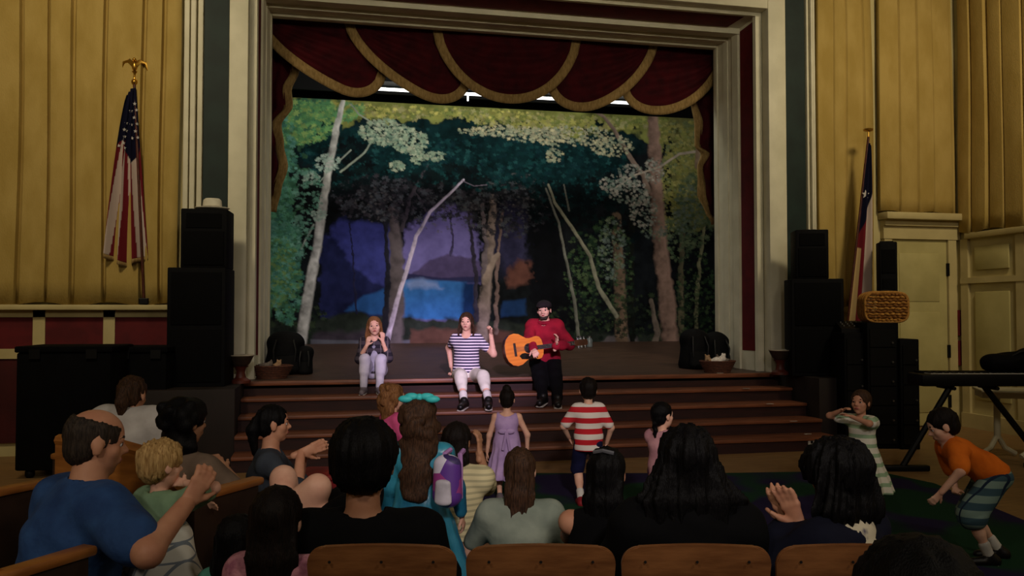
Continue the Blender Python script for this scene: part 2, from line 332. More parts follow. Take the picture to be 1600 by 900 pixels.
def person(label, u, vtop, d, heading, H=None, child=False, pose='sit', lean=0, side=0, head=(0, 0, 0), hands=(None, None), elbow=((-1, -0.3, -0.6), (1, -0.3, -0.6)),
           legs=None, knee=((-0.15, 1, 0.6), (0.15, 1, 0.6)), skin='fair', hair=None, top=None, bottom=None, shoe=None, socks=None, face=True, fat=1.0, h=0.011, hs=None,
           root=None, curl=25, handdir=(None, None), palm=(None, None), thumb=(0, 0), group=None, hipz=None, beard=None, handh=0.006, twist=0, shw=1.0, eyes_open=True, hairh=0.011, neckl=1.0, wristlocal=False):
    tp = at_d(u, vtop, d); ztop = tp.z
    if H is None: H = ztop * (1.0 if not child else 1.0)
    hh = H * (0.137 if not child else 0.185) if hs is None else hs
    T = H * (0.285 if not child else 0.265); NK = (0.045 if not child else 0.035) * H * neckl
    td = unit((math.tan(R(side)), math.tan(R(lean)), 1.0)) if abs(lean) < 80 else unit((0, 1, 0.05))
    if hipz is None: hipz = ztop - (T + NK * 0.7) * td[2] - NK * 0.3 - hh
    rt = empty('person', (0, 0, 0), -R(heading), label, 'person', group)
    fw = np.array([math.sin(R(heading)), math.cos(R(heading))]); sdv = np.array([fw[1], -fw[0]])
    off = (T + NK) * td
    if root is None: rt.location = (tp.x - off[1] * fw[0] - off[0] * sdv[0], tp.y - off[1] * fw[1] - off[0] * sdv[1], 0)
    else: rt.location = (root[0], root[1], 0)
    Wm = (Matrix.Translation(rt.location) @ Matrix.Rotation(-R(heading), 4, 'Z')).inverted()
    loc = lambda p: A3(Wm @ Vector(p[1:])) if p[0] == 'w' else A3(p)
    S = SKIN(skin); rm = H * fat; hip = A3((0, 0, hipz)); sd = np.array([math.cos(R(twist)), -math.sin(R(twist)), 0.0])
    sp = lambda f: hip + td * (f * T)
    sh = sp(0.97); shoulder = [sh - sd * 0.1 * H * shw - td * 0.012 * H, sh + sd * 0.1 * H * shw - td * 0.012 * H]
    nk = sp(1.03); hd_c = sp(1.0) + td * NK * 0.7 + A3((0, 0, NK * 0.3)) + A3((0, 0.012 * H, hh * 0.5))
    HM = rotm(*head); hp = lambda x, y, z: hd_c + HM @ (A3((x, y, z)) * hh)
    la, lb = 0.172 * H, 0.15 * H; lt, ls = 0.245 * H, 0.245 * H
    hl = (0.105 if not child else 0.1) * H
    W, E = [None, None], [None, None]
    for s in (0, 1):
        sg = (-1, 1)[s]
        t = hands[s]
        if t is None: t = (sg * 0.17 * H, 0.02 * H, hipz - 0.02 * H) if pose == 'stand' else (sg * 0.09 * H, 0.2 * H, hipz + 0.06 * H)
        E[s], W[s] = ik(shoulder[s], loc(t), la, lb, elbow[s])
    hj = [hip + sd * (sg * 0.055 * H) - A3((0, 0, 0.01 * H)) for sg in (-1, 1)]
    K, AN = [None, None], [None, None]
    for s in (0, 1):
        sg = (-1, 1)[s]
        if legs is not None: t = loc(legs[s])
        elif pose == 'stand': t = A3((sg * 0.06 * H, -0.01 * H, 0.05 * H))
        elif pose == 'kneel': t = A3((sg * 0.07 * H, -0.1 * H, 0.05))
        elif pose == 'floor': t = A3((-sg * 0.06 * H, 0.16 * H, 0.05))
        else: t = A3((sg * 0.07 * H, 0.27 * H, 0.05 * H))
        kn = knee[s]
        if pose == 'floor': kn = (sg * 1.0, 0.6, 0.2)
        if pose == 'kneel': kn = (sg * 0.1, 1, -0.2)
        K[s], AN[s] = ik(hj[s], t, lt, ls, kn)
    # --- body, one skin: torso, neck, arms, legs
    def torso(g, lo=-0.06):
        q = [el(sp(lo), sp(0.14), sd, (0.092 * rm + g, 0.07 * rm + g), (0.088 * rm + g, 0.067 * rm + g)), el(sp(0.14), sp(0.42), sd, (0.088 * rm + g, 0.067 * rm + g), (0.078 * rm + g, 0.06 * rm + g)),
             el(sp(0.42), sp(0.72), sd, (0.078 * rm + g, 0.06 * rm + g), (0.086 * rm + g, 0.064 * rm + g)), el(sp(0.72), sp(0.9), sd, (0.086 * rm + g, 0.064 * rm + g), (0.074 * rm + g, 0.046 * rm + g))]
        return q
    fa = 0.5 + 0.5 * fat
    def arm(s, g, f=1.0):
        q = [rc(sp(0.95), shoulder[s], 0.031 * H * fa + g, 0.03 * H * fa + g)]
        e = shoulder[s] + (E[s] - shoulder[s]) * min(1, f * 2); q.append(rc(shoulder[s], e, 0.0295 * H * fa + g, (0.0295 - 0.006 * min(1, 2 * f)) * H * fa + g))
        if f > 0.5: q.append(rc(E[s], E[s] + (W[s] - E[s]) * (2 * f - 1), 0.0235 * H * fa + g, (0.0235 - 0.007 * (2 * f - 1)) * H * fa + g))
        return q
    def leg(s, g, f=1.0, flare=0.0):
        e = hj[s] + (K[s] - hj[s]) * min(1, f * 2); q = [rc(hj[s], e, 0.054 * H * fa + g, (0.054 - 0.021 * min(1, 2 * f)) * H * fa + g + flare)]
        if f > 0.5: q += [rc(K[s], K[s] + (AN[s] - K[s]) * (f - 0.5) * 0.9, 0.033 * H * fa + g, 0.031 * H * fa + g + flare), rc(K[s], K[s] + (AN[s] - K[s]) * (2 * f - 1), 0.030 * H * fa + g, (0.030 - 0.009 * (2 * f - 1)) * H * fa + g + flare)]
        return q
    FT = []
    for s in (0, 1):
        dv = A3((0.12 * (-1, 1)[s], 1, 0)) if pose != 'kneel' else A3((0, -1, 0))
        FT.append((AN[s] + A3((0, 0, -0.022 * H)) - dv * 0.025 * H, AN[s] + dv * 0.105 * H + A3((0, 0, -0.032 * H))))
    pr = torso(0) + [rc(nk - td * 0.02 * H, hp(0, -0.06, -0.2), 0.034 * rm, 0.031 * H)]
    for s in (0, 1): pr += arm(s, 0) + leg(s, 0) + [rc(FT[s][0], FT[s][1], 0.022 * H, 0.017 * H)]
    bodyp = field(pr, h, k=0.02 * H)
    hb = [eo(hp(0, -0.05, 0.12), A3((0.335, 0.42, 0.38)) * hh, HM), eo(hp(0, 0.09, -0.16), A3((0.262, 0.275, 0.335)) * hh, HM), rc(hp(0, 0.2, -0.39), hp(0, 0.22, -0.4), 0.09 * hh), rc(hp(-0.14, 0.29, 0.07), hp(0.14, 0.29, 0.07), 0.07 * hh),
          rc(hp(-0.17, 0.2, -0.1), hp(-0.16, 0.2, -0.12), 0.115 * hh), rc(hp(0.17, 0.2, -0.1), hp(0.16, 0.2, -0.12), 0.115 * hh), rc(hp(0, 0.34, 0.03), hp(0, 0.425, -0.1), 0.028 * hh, 0.05 * hh), rc(hp(-0.05, 0.365, -0.12), hp(0.05, 0.365, -0.12), 0.04 * hh),
          rc(hp(-0.075, 0.325, -0.25), hp(0.075, 0.325, -0.25), 0.04 * hh), eo(hp(-0.345, -0.03, -0.04), A3((0.035, 0.085, 0.13)) * hh, HM), eo(hp(0.345, -0.03, -0.04), A3((0.035, 0.085, 0.13)) * hh, HM), rc(nk, hp(0, -0.06, -0.2), 0.033 * rm, 0.03 * H)]
    headp = field(hb, max(0.006, hh * 0.03), k=0.05 * hh, sub=[eo(hp(sg * 0.145, 0.40, 0.005), A3((0.085, 0.075, 0.055)) * hh, HM) for sg in (-1, 1)], ksub=0.03 * hh)
    parts = [bodyp, headp]
    for s in (0, 1):
        dv = W[s] - E[s] if handdir[s] is None else A3(handdir[s]); pv = ((1, -1)[s], 0.2, -0.2) if palm[s] is None else palm[s]
        parts.append(field(hand_prims(W[s], dv, pv, (-1, 1)[s], hl, curl, thumb[s]), handh, k=0.012 * H / 1.7))
    V, F = merge(parts); link('body', arrmesh('body', V, F, S), rt)
    # --- face details
    if face:
        for sg in (-1, 1):
            m = MB().sph((0, 0, 0), 0.052 * hh, 14, 10); e = m.build('eye', mat('eye_white', (226, 220, 214), 0.3), rt, True, hp(sg * 0.138, 0.300, 0.012))
            e.data.materials.append(mat('iris', (34, 24, 20), 0.25)); e.rotation_euler = Matrix(HM.tolist()).to_euler()
            for p in e.data.polygons:
                if p.center.y > 0.034 * hh and eyes_open: p.material_index = 1
            V, F = field([rc(hp(sg * 0.075, 0.345, 0.1), hp(sg * 0.15, 0.335, 0.125), 0.018 * hh), rc(hp(sg * 0.15, 0.335, 0.125), hp(sg * 0.22, 0.285, 0.1), 0.017 * hh, 0.012 * hh)], 0.004, k=0.01)
            link('eyebrow', arrmesh('eyebrow', V, F, hairmat((hair or {}).get('c', 'dark'))), rt)
        V, F = field([rc(hp(-0.085, 0.338, -0.245), hp(0, 0.362, -0.24), 0.018 * hh, 0.024 * hh), rc(hp(0.085, 0.338, -0.245), hp(0, 0.362, -0.24), 0.018 * hh, 0.024 * hh), rc(hp(-0.06, 0.345, -0.275), hp(0.06, 0.345, -0.275), 0.022 * hh)], 0.004, k=0.01)
        link('lips', arrmesh('lips', V, F, mat('lips', (164, 84, 80), 0.45)), rt)
    if beard:
        V, F = field([rc(hp(-0.22, 0.1, -0.22), hp(-0.1, 0.24, -0.4), 0.07 * hh), rc(hp(0.22, 0.1, -0.22), hp(0.1, 0.24, -0.4), 0.07 * hh), rc(hp(-0.1, 0.25, -0.4), hp(0.1, 0.25, -0.4), 0.1 * hh), rc(hp(-0.1, 0.335, -0.19), hp(0.1, 0.335, -0.19), 0.032 * hh)], 0.006, k=0.02)
        link('beard', arrmesh('beard', V, F, hairmat(beard)), rt)
    # --- hair
    if hair:
        st = hair.get('style', 'short'); Lh = hair.get('len', 0.9); vol = hair.get('vol', 1.0); hw = hair.get('w', 1.0)
        lp = lambda x, y, z: hd_c + A3((x, y, z)) * hh if not hair.get('headframe') else hp(x, y, z)
        yv = Matrix.Rotation(-R(head[0]), 3, 'Z'); lp = lambda x, y, z: hd_c + A3(yv @ Vector((x, y, z))) * hh
        hrs = [eo(hp(0, -0.07, 0.14), A3((0.365 * vol, 0.45 * vol, 0.405 * (0.5 + 0.5 * vol))) * hh, HM), eo(hp(0, -0.2, -0.08), A3((0.32 * vol, 0.28 * vol, 0.3)) * hh, HM)]
        sub = [eo(hp(0, 0.42, -0.14), A3((0.30, 0.30, 0.44)) * hh, HM), eo(hp(0, 0.22, -0.42), A3((0.5, 0.33, 0.45)) * hh, HM)]
        if hair.get('fringe'): sub[0] = eo(hp(0, 0.46, -0.2), A3((0.3, 0.28, 0.4)) * hh, HM)
        amp = hair.get('amp', 0.004 * H / 1.6); sxd = unit(yv @ Vector((1, 0, 0)))
        if st == 'balding': sub += [eo(hp(0, 0.05, 0.42), A3((0.3, 0.42, 0.22)) * hh, HM)]
        if st in ('long', 'curly', 'half'):
            hrs += [el(hp(0, -0.16, 0.1), lp(0, -0.3, -0.5), sxd, (0.36 * vol * hh, 0.26 * vol * hh), (0.40 * vol * hw * hh, 0.2 * vol * hh)), el(lp(0, -0.3, -0.5), lp(0, -0.36 - hair.get('back', 0), -0.5 - Lh), sxd, (0.40 * vol * hw * hh, 0.2 * vol * hh), (0.3 * vol * hw * hh, 0.13 * hh))]
        if st == 'curly':
            rnd = random.Random(hash(label) % 997 if False else len(label)); 
            for _ in range(hair.get('n', 34)):
                a = rnd.uniform(0, 2 * math.pi); z = rnd.uniform(-0.5 - Lh * 0.8, 0.4); rr = 0.38 if z > -0.3 else 0.34
                if math.cos(a) > 0.55 and z < 0.3: continue
                c = lp(rr * vol * math.sin(a) * math.sqrt(max(0.15, 1 - max(0, z) ** 2 * 3)), -0.16 + 0.34 * vol * math.cos(a) * (1 if z > -0.3 else 0.5), z); hrs.append(rc(c, c + A3((0, 0, -0.06)) * hh, rnd.uniform(0.09, 0.15) * hh))
        if hair.get('locks'):
            for sg in (-1, 1):
                hrs += [rc(hp(sg * 0.3, 0.02, 0.1), lp(sg * 0.36, 0.02, -0.45), 0.1 * hh, 0.13 * hh), rc(lp(sg * 0.36, 0.02, -0.45), lp(sg * 0.38, 0.16, -0.45 - Lh * 0.6), 0.13 * hh, 0.09 * hh)]
        if st == 'bun': hrs += [eo(hp(0, -0.5, 0.15), A3((0.2, 0.17, 0.2)) * hh, HM)]
        if st == 'pony': hrs += [rc(hp(0, -0.48, 0.1), lp(0, -0.58, -0.15), 0.13 * hh, 0.16 * hh), rc(lp(0, -0.58, -0.15), lp(0, -0.5, -0.3 - Lh), 0.16 * hh, 0.07 * hh)]
        if st == 'topbun': hrs += [eo(hp(0, -0.1, 0.55), A3((0.2, 0.2, 0.17)) * hh, HM)]
        if st == 'braid':
            for i in range(7): hrs.append(eo(lp(0.02 * (-1) ** i, -0.42 + 0.02 * i, -0.28 - Lh * i / 6), A3((0.1, 0.09, 0.11)) * hh))
        ns = strands(amp, hd_c[0], hd_c[1] - 0.05 * hh, hair.get('n_str', 26), len(label)) if st != 'curly' else (lambda X, Y, Z: amp * (np.sin(X * 55 + 3 * np.sin(Z * 20)) * np.sin(Z * 48) + np.sin(Y * 60 + Z * 30)))
        V, F = field(hrs, hairh, k=0.045 * hh if st != 'braid' else 0.02 * hh, sub=sub, noise=ns, ksub=0.03 * hh)
        ho = link('hair', arrmesh('hair', V, F, hairmat(hair['c'])), rt)
    # --- clothes
    if top:
        g = top.get('g', 0.011); sl = top.get('sleeve', 0.4); hem = top.get('hem', -0.2); f = 1.0
        pr = torso(g + 0.004, min(hem + 0.1, -0.02))
        for s in (0, 1):
            if sl > 0: pr += arm(s, g + top.get('loose', 0.004), sl)
            else: pr += [rc(sp(0.93), shoulder[s] - sd * (0.03 * H * (-1, 1)[s]), 0.033 * H + g, 0.029 * H + g)]
        cuts = [(-td, sp(hem))] if 'skirt' not in top else []
        k = 0.028 * H
        if 'skirt' in top:
            zl, ra, rb = top['skirt']; pr.append(el(sp(0.3), A3((hip[0], hip[1] + top.get('sky', 0), zl - 0.05)), sd, (0.09 * rm + g, 0.07 * rm + g), (ra, rb))); cuts = [((0, 0, -1), (0, 0, zl))]
        nr = top.get('neck', 0.044)
        sub = [eo(nk + td * 0.03 * H, (nr * H, nr * H, nr * H)), eo(nk + td * 0.015 * H + A3((0, top.get('vy', 0.03) * H, 0)), (nr * 0.8 * H, nr * 0.8 * H, (nr + top.get('scoop', 0)) * H))]
        fold = wob(top.get('fold', 0.004), 21, len(label))
        if 'skirt' in top:
            f0 = fold; fold = lambda X, Y, Z: f0(X, Y, Z) + 0.014 * np.clip((hipz + 0.05 - Z) / 0.3, 0, 1) * np.sin(np.arctan2(X, Y) * 13 + 1.5 * np.sin(Z * 5))
        V, F = field(pr, h, k=k, sub=sub, cuts=cuts, noise=fold)
        o = link(top.get('name', 'shirt'), arrmesh('shirt', V, F, top['m']), rt)
        if top.get('label'): o['label'] = top['label']
        if top.get('collar'):
            V, F = field([rc(nk + A3((0.05 * H * math.cos(a), 0.045 * H * math.sin(a), 0.006 * H + 0.012 * H * (-math.sin(a)))), nk + A3((0.05 * H * math.cos(b), 0.045 * H * math.sin(b), 0.006 * H + 0.012 * H * (-math.sin(b)))), 0.014 * H) for a, b in [(2 * math.pi * i / 12, 2 * math.pi * (i + 1) / 12) for i in range(12)]], 0.008, k=0.01)
            link('collar', arrmesh('collar', V, F, top['collar']), rt)
    if bottom:
        g = bottom.get('g', 0.01); f = bottom.get('f', 0.95); pr = torso(min(g, 0.005), -0.1)[:1]
        for s in (0, 1): pr += leg(s, g, f, bottom.get('flare', 0.006))
        V, F = field(pr, h, k=0.024 * H, noise=wob(0.003, 24, 2 + len(label)))
        o = link(bottom.get('name', 'trousers'), arrmesh('trousers', V, F, bottom['m']), rt)
        if bottom.get('label'): o['label'] = bottom['label']
    if shoe:
        for s in (0, 1):
            a, b = FT[s]; V, F = field([rc(a, b, 0.03 * H, 0.024 * H), rc(a, AN[s] + A3((0, 0, 0.005 * H)), 0.03 * H, 0.029 * H)], 0.008, k=0.02, cuts=[((0, 0, -1), (0, 0, min(a[2], b[2]) - 0.022 * H))])
            so = link('shoe', arrmesh('shoe', V, F, shoe), rt)
            V, F = field([el(a + A3((0, -0.01, 0)), b, np.cross(unit(b - a), (0, 0, 1)), (0.03 * H, 0.012), (0.028 * H, 0.012))], 0.006, k=0.01)
            V[:, 2] += min(a[2], b[2]) - 0.018 * H - V[:, 2].mean(); link('sole', arrmesh('sole', V, F, mat('sole', (190, 184, 172), 0.7)), so)
    if socks:
        for s in (0, 1):
            q = AN[s] + (K[s] - AN[s]) * 0.28; V, F = field([rc(AN[s], q, 0.027 * H, 0.03 * H)], 0.008, k=0.01); link('sock', arrmesh('sock', V, F, socks), rt)
    info = dict(root=rt, hc=hd_c, hh=hh, HM=HM, hp=hp, W=W, E=E, sp=sp, K=K, AN=AN, H=H, shoulder=shoulder, hipz=hipz, td=td, inv=Wm, nk=nk)
    return info
# ------------------------------------------------------------------ the hall
STG = 0.80; LIP = 10.2; YF = 10.45; YI = 11.63        # stage height, stage lip, front wall face, back of the proscenium reveal
XL, XR = -0.894, 5.83                                  # outer edges of the opening at the wall face
XLi, XRi = -0.694, 5.63; ZTO, ZTI = 5.70, 5.50
XWR, XWL = 8.8, -6.5; ZC = 8.0
cream = mat('cream_paint', (216, 210, 184), 0.55, (202, 196, 170), 3, bump=0.05, bscale=40)
ivory = mat('ivory_paint', (196, 180, 128), 0.6, (182, 166, 116), 3)
wallc = mat('wall_plaster', (196, 182, 130), 0.8, (182, 168, 118), 2)
redp = mat('red_panel', (96, 20, 24), 0.7, (80, 15, 20), 6)
redd = mat('dark_red_panel', (70, 18, 20), 0.7, (58, 14, 16), 6)
greenp = mat('green_panel', (24, 42, 38), 0.6, (17, 32, 29), 4)
black = mat('black_vinyl', (7, 7, 9), 0.75, (4, 4, 6), 20, bump=0.15, bscale=120, spec=0.12)
blackm = mat('black_metal', (8, 8, 9), 0.5, (5, 5, 6), 20, spec=0.2)
blackcloth = mat('black_masking', (10, 10, 11), 0.95, (7, 7, 8), 4)
steel = mat('steel', (150, 150, 150), 0.35, (120, 120, 120), 20, metal=1.0)
gold = mat('gold_metal', (206, 160, 70), 0.3, (170, 126, 48), 20, metal=0.9)
# floor and carpet
boards = mat('floor_boards', (150, 116, 72), 0.5, (118, 88, 54), 3, (1, 14, 1), bump=0.1)
fl = MB().box(XWL, XWR, -5.0, 16.4, -0.1, 0.0).build('floor', boards); tag(fl, kind='structure')
carp = bpy.data.materials.new('carpet'); carp.use_nodes = True; nt = carp.node_tree; b_ = nt.nodes['Principled BSDF']
b_.inputs['Roughness'].default_value = 1.0; b_.inputs['Specular IOR Level'].default_value = 0.05
vo = nt.nodes.new('ShaderNodeTexNoise'); vo.inputs['Scale'].default_value = 1.1; vo.inputs['Detail'].default_value = 1.0
tc = nt.nodes.new('ShaderNodeTexCoord'); cr = nt.nodes.new('ShaderNodeValToRGB'); cr.color_ramp.interpolation = 'EASE'
cr.color_ramp.elements[0].position = 0.46; cr.color_ramp.elements[0].color = rgb((40, 34, 62)); cr.color_ramp.elements[1].position = 0.54; cr.color_ramp.elements[1].color = rgb((30, 58, 40))
mp_ = nt.nodes.new('ShaderNodeMapping'); mp_.inputs['Location'].default_value = (0.35, 0.1, 0)
nt.links.new(tc.outputs['Object'], mp_.inputs[0]); nt.links.new(mp_.outputs[0], vo.inputs['Vector']); nt.links.new(vo.outputs[0], cr.inputs[0]); nt.links.new(cr.outputs[0], b_.inputs['Base Color'])
cp = [(-1.6, 1.2), (-1.6, 8.25)] + [tuple(at_z(u, v, 0)[:2]) for u, v in ((640, 741), (1120, 741), (1366, 737), (1460, 757), (1600, 815))] + [(5.6, 3.2), (4.6, 1.2)]
bm = MB(); M90 = Matrix(((1, 0, 0, 0), (0, 0, 1, 0), (0, 1, 0, 0), (0, 0, 0, 1)))
bm.prism(cp, 0.001, 0.012, M90); tag(bm.build('carpet', carp), 'dark green and violet carpet spread below the stage steps', 'carpet')
# side walls, back wall, ceiling
wr = tag(box('wall_right', wallc, XWR, XWR + 0.2, -5, YF, 0, ZC), kind='structure')
tag(box('wall_left', wallc, XWL - 0.2, XWL, -5, YF, 0, ZC), kind='structure')
# front wall: solid pieces round the proscenium opening
wf = tag(empty('wall_front'), kind='structure')
MB().box(XWL, XL - 0.5, YF, YF + 0.35, 0, ZC).build('wall_section', wallc, wf)
MB().box(XR + 0.5, XWR + 0.2, YF, YF + 0.35, 0, ZC).build('wall_section', wallc, wf)
MB().box(XL - 0.5, XR + 0.5, YF + 0.02, YF + 0.35, ZTO + 0.32, ZC).build('wall_section', wallc, wf)
# dark green strips either side of the proscenium frame, with vertical mouldings outside them
def wx(u, Y=YF): return at_Y(u, 300, Y).x
GL0, GL1 = wx(317), wx(357); GR0, GR1 = wx(1225), wx(1258)
for a, b in ((GL0, GL1), (GR0, GR1)): MB().box(a, b, YF - 0.02, YF + 0.3, 0.0, ZC).build('green_strip', greenp, wf)
for a, b in ((wx(285), GL0), (GR1, wx(1273))):
    n = 3
    for i in range(n):
        x0 = a + (b - a) * i / n; x1 = a + (b - a) * (i + 1) / n
        MB().box(x0 + 0.008, x1 - 0.008, YF - 0.06 - 0.03 * (i % 2), YF - 0.001, 1.65 if b < 2 else 0.8, ZC, 0.012).build('moulding', cream, wf, True)
# proscenium frame
pf = tag(empty('trim_1'), kind='structure')
OW = GL1 - 0.0
def frame(name, m, x0, x1, xa, xb, zt0, zt1, y0, y1, z0=STG, bev=0.012):
    """a flat band round three sides: legs x0..x1 and xa..xb, head zt0..zt1"""
    MB().box(x0, x1, y0, y1, z0, zt1, bev).build(name, m, pf, True); MB().box(xa, xb, y0, y1, z0, zt1, bev).build(name, m, pf, True)
    MB().box(x1, xa, y0, y1, zt0, zt1, bev).build(name, m, pf, True)
frame('outer_band', cream, GL1, XL, XR, GR0, ZTO, ZTO + 0.33, YF - 0.08, YF + 0.1, 0.0)
# splayed reveal: cream ground with raised red panels, each face built as a board
def board(name, m, q, t=0.02):
    """q: four corners of the visible face; thickened backwards"""
    q = [Vector(p) for p in q]; n = (q[1] - q[0]).cross(q[3] - q[0]).normalized(); bm = bmesh.new()
    a = [bm.verts.new(p) for p in q]; b = [bm.verts.new(p - n * t) for p in q]; bm.faces.new(a); bm.faces.new(list(reversed(b)))
    for i in range(4): bm.faces.new((a[i], b[i], b[(i + 1) % 4], a[(i + 1) % 4]))
    bmesh.ops.recalc_face_normals(bm, faces=bm.faces[:]); me = bpy.data.meshes.new(name); bm.to_mesh(me); bm.free(); me.materials.append(m); return link(name, me, pf)
SP0, SP1 = YF + 0.1, YI - 0.12                       # splay from wall face to the inner moulding
def spl(side, t):                                     # x of the splay surface
    return (XL + (XLi - 0.04 - XL) * t) if side < 0 else (XR + (XRi + 0.04 - XR) * t)
def spz(t): return ZTO + (ZTI + 0.04 - ZTO) * t
def spy(t): return SP0 + (SP1 - SP0) * t
for sd_ in (-1, 1):
    board('splay', cream, [(spl(sd_, 0), spy(0), STG), (spl(sd_, 1), spy(1), STG), (spl(sd_, 1), spy(1), spz(1)), (spl(sd_, 0), spy(0), spz(0))][::sd_])
    e = -0.015 * sd_
    a, b = 0.16, 0.45
    board('red_panel', redp, [(spl(sd_, a) + e, spy(a), STG + 0.27), (spl(sd_, b) + e, spy(b), STG + 0.27), (spl(sd_, b) + e, spy(b), spz(b) - 0.05), (spl(sd_, a) + e, spy(a), spz(a) - 0.05)][::sd_], 0.012)
    for t0, t1, pr_ in ((0.0, 0.08, 0.085), (0.47, 0.62, 0.05), (0.74, 0.86, 0.035)):
        m = MB(); xa, xb = spl(sd_, t0), spl(sd_, t1); m.prism([(xa, spy(t0)), (xb, spy(t1)), (xb - sd_ * pr_, spy(t1) - 0.01), (xa - sd_ * pr_, spy(t0) + 0.01)], STG, spz(t1), M90); m.build('moulding', cream, pf)
board('splay', cream, [(XL, spy(0), spz(0)), (XLi - 0.04, spy(1), spz(1)), (XRi + 0.04, spy(1), spz(1)), (XR, spy(0), spz(0))])
board('red_panel', redp, [(XL + 0.2, spy(0.08), spz(0.08) - 0.015), (XLi + 0.1, spy(0.42), spz(0.42) - 0.015), (XRi - 0.1, spy(0.42), spz(0.42) - 0.015), (XR - 0.2, spy(0.08), spz(0.08) - 0.015)], 0.012)
for t0, t1, pr_ in ((0.0, 0.06, 0.035), (0.46, 0.64, 0.05), (0.76, 0.88, 0.03)):
    MB().box(XL, XR, spy(t0), spy(t1), spz(t1) - pr_, spz(t0) + 0.02).build('moulding', cream, pf)
frame('inner_band', cream, XLi - 0.09, XLi, XRi, XRi + 0.09, ZTI, ZTI + 0.09, YI - 0.12, YI)
# wainscot on the left wall: ledge, posts, red panels, lower rail
wl_ = tag(empty('baseboard_left'), kind='structure')
MB().box(XWL, wx(285), YF - 0.16, YF - 0.001, 1.62, 1.68, 0.01).build('ledge', ivory, wl_, True)
MB().box(XWL, wx(285), YF - 0.05, YF - 0.001, 1.54, 1.62).build('rail', ivory, wl_)
MB().box(XWL, wx(285), YF - 0.05, YF - 0.001, 1.08, 1.19).build('rail', ivory, wl_)
us = [-110, -45, 65, 174, 284]
ed = [wx(u) for u in (-62, -20, 57, 76, 166, 184, 268)]
xs = [(ed[1], ed[2]), (ed[3], ed[4]), (ed[5], ed[6])]
xs = [(xs[0][0] - 0.95, xs[0][0] - 0.2)] + xs
for i, (a, b) in enumerate(xs):
    MB().box(a, b, YF - 0.03, YF - 0.002, 1.19, 1.54).build('red_panel', redp, wl_); MB().box(a, b, YF - 0.03, YF - 0.002, 0.15, 1.08).build('lower_panel', redd, wl_)
    nx = xs[i + 1][0] if i + 1 < len(xs) else wx(285)
    MB().box(b, nx, YF - 0.05, YF - 0.001, 0, 1.62).build('post', ivory, wl_)
# right wall: door in the corner, header, wainscot panels on the side wall
dx0, dx1 = wx(1388), wx(1474); door = tag(empty('door_1', (0, 0, 0)), kind='structure')
dm = mat('door_paint', (188, 176, 118), 0.6, (174, 162, 106), 3)
MB().box(dx0, dx1, YF - 0.04, YF - 0.001, 0.02, 2.62).build('door_leaf', dm, door)
for a, b, c, d in ((0.14, 0.86, 1.75, 2.42), (0.14, 0.86, 0.2, 1.6)):
    x0 = dx0 + (dx1 - dx0) * a; x1 = dx0 + (dx1 - dx0) * b
    p = MB().box(x0, x1, YF - 0.05, YF - 0.035, c, d, 0.006).build('door_panel', dm, door, True)
for z in (2.2, 1.05, 0.35): MB().box(dx1 - 0.01, dx1 + 0.025, YF - 0.075, YF - 0.03, z - 0.09, z + 0.09, 0.005).build('hinge', blackm, door)
MB().sph((dx0 + 0.07, YF - 0.1, 1.05), 0.03).build('door_knob', gold, door, True)
MB().box(dx0 - 0.12, dx0, YF - 0.07, YF - 0.001, 0, 2.72).build('door_jamb', ivory, door); MB().box(dx1 + 0.012, dx1 + 0.14, YF - 0.07, YF - 0.001, 0, 2.72).build('door_jamb', ivory, door)
MB().box(dx0 - 0.14, XWR - 0.02, YF - 0.08, YF - 0.001, 2.62, 2.80).build('door_head', ivory, door)
MB().box(dx0 - 0.18, XWR - 0.01, YF - 0.22, YF - 0.001, 2.88, 2.98, 0.02).build('cornice', ivory, door, True)
MB().box(dx0 - 0.14, XWR - 0.02, YF - 0.12, YF - 0.001, 2.80, 2.88).build('cornice', ivory, door)
for z0, z1 in ((1.0, 1.32), (1.42, 1.75)): 
    MB().box(dx1 + 0.145, dx1 + 0.225, YF - 0.06, YF - 0.002, z0 - 0.15, z1 - 0.12).build('red_inset', redp, door)
wrs = tag(empty('baseboard_right'), kind='structure')
MB().box(XWR - 0.1, XWR - 0.001, 2.0, YF - 0.25, 2.62, 2.70, 0.01).build('ledge', ivory, wrs, True)
MB().box(XWR - 0.05, XWR - 0.001, 2.0, YF - 0.1, 2.0, 2.08).build('rail', ivory, wrs); MB().box(XWR - 0.06, XWR - 0.001, 2.0, YF - 0.1, 0, 0.2).build('rail', ivory, wrs)
y = YF - 0.1
for i in range(6):
    MB().box(XWR - 0.04, XWR - 0.001, y - 0.14, y, 0.2, 2.62).build('post', ivory, wrs)
    MB().box(XWR - 0.035, XWR - 0.01, y - 0.86, y - 0.26, 2.18, 2.5, 0.008).build('side_panel', dm, wrs, True); MB().box(XWR - 0.035, XWR - 0.01, y - 0.86, y - 0.26, 0.4, 1.88, 0.008).build('side_panel', dm, wrs, True); y -= 0.98
# lower wall right of the steps, under the curtain
MB().box(wx(1273), dx0 - 0.12, YF - 0.1, YF - 0.001, 1.60, 1.68, 0.01).build('ledge', ivory, wf, True)

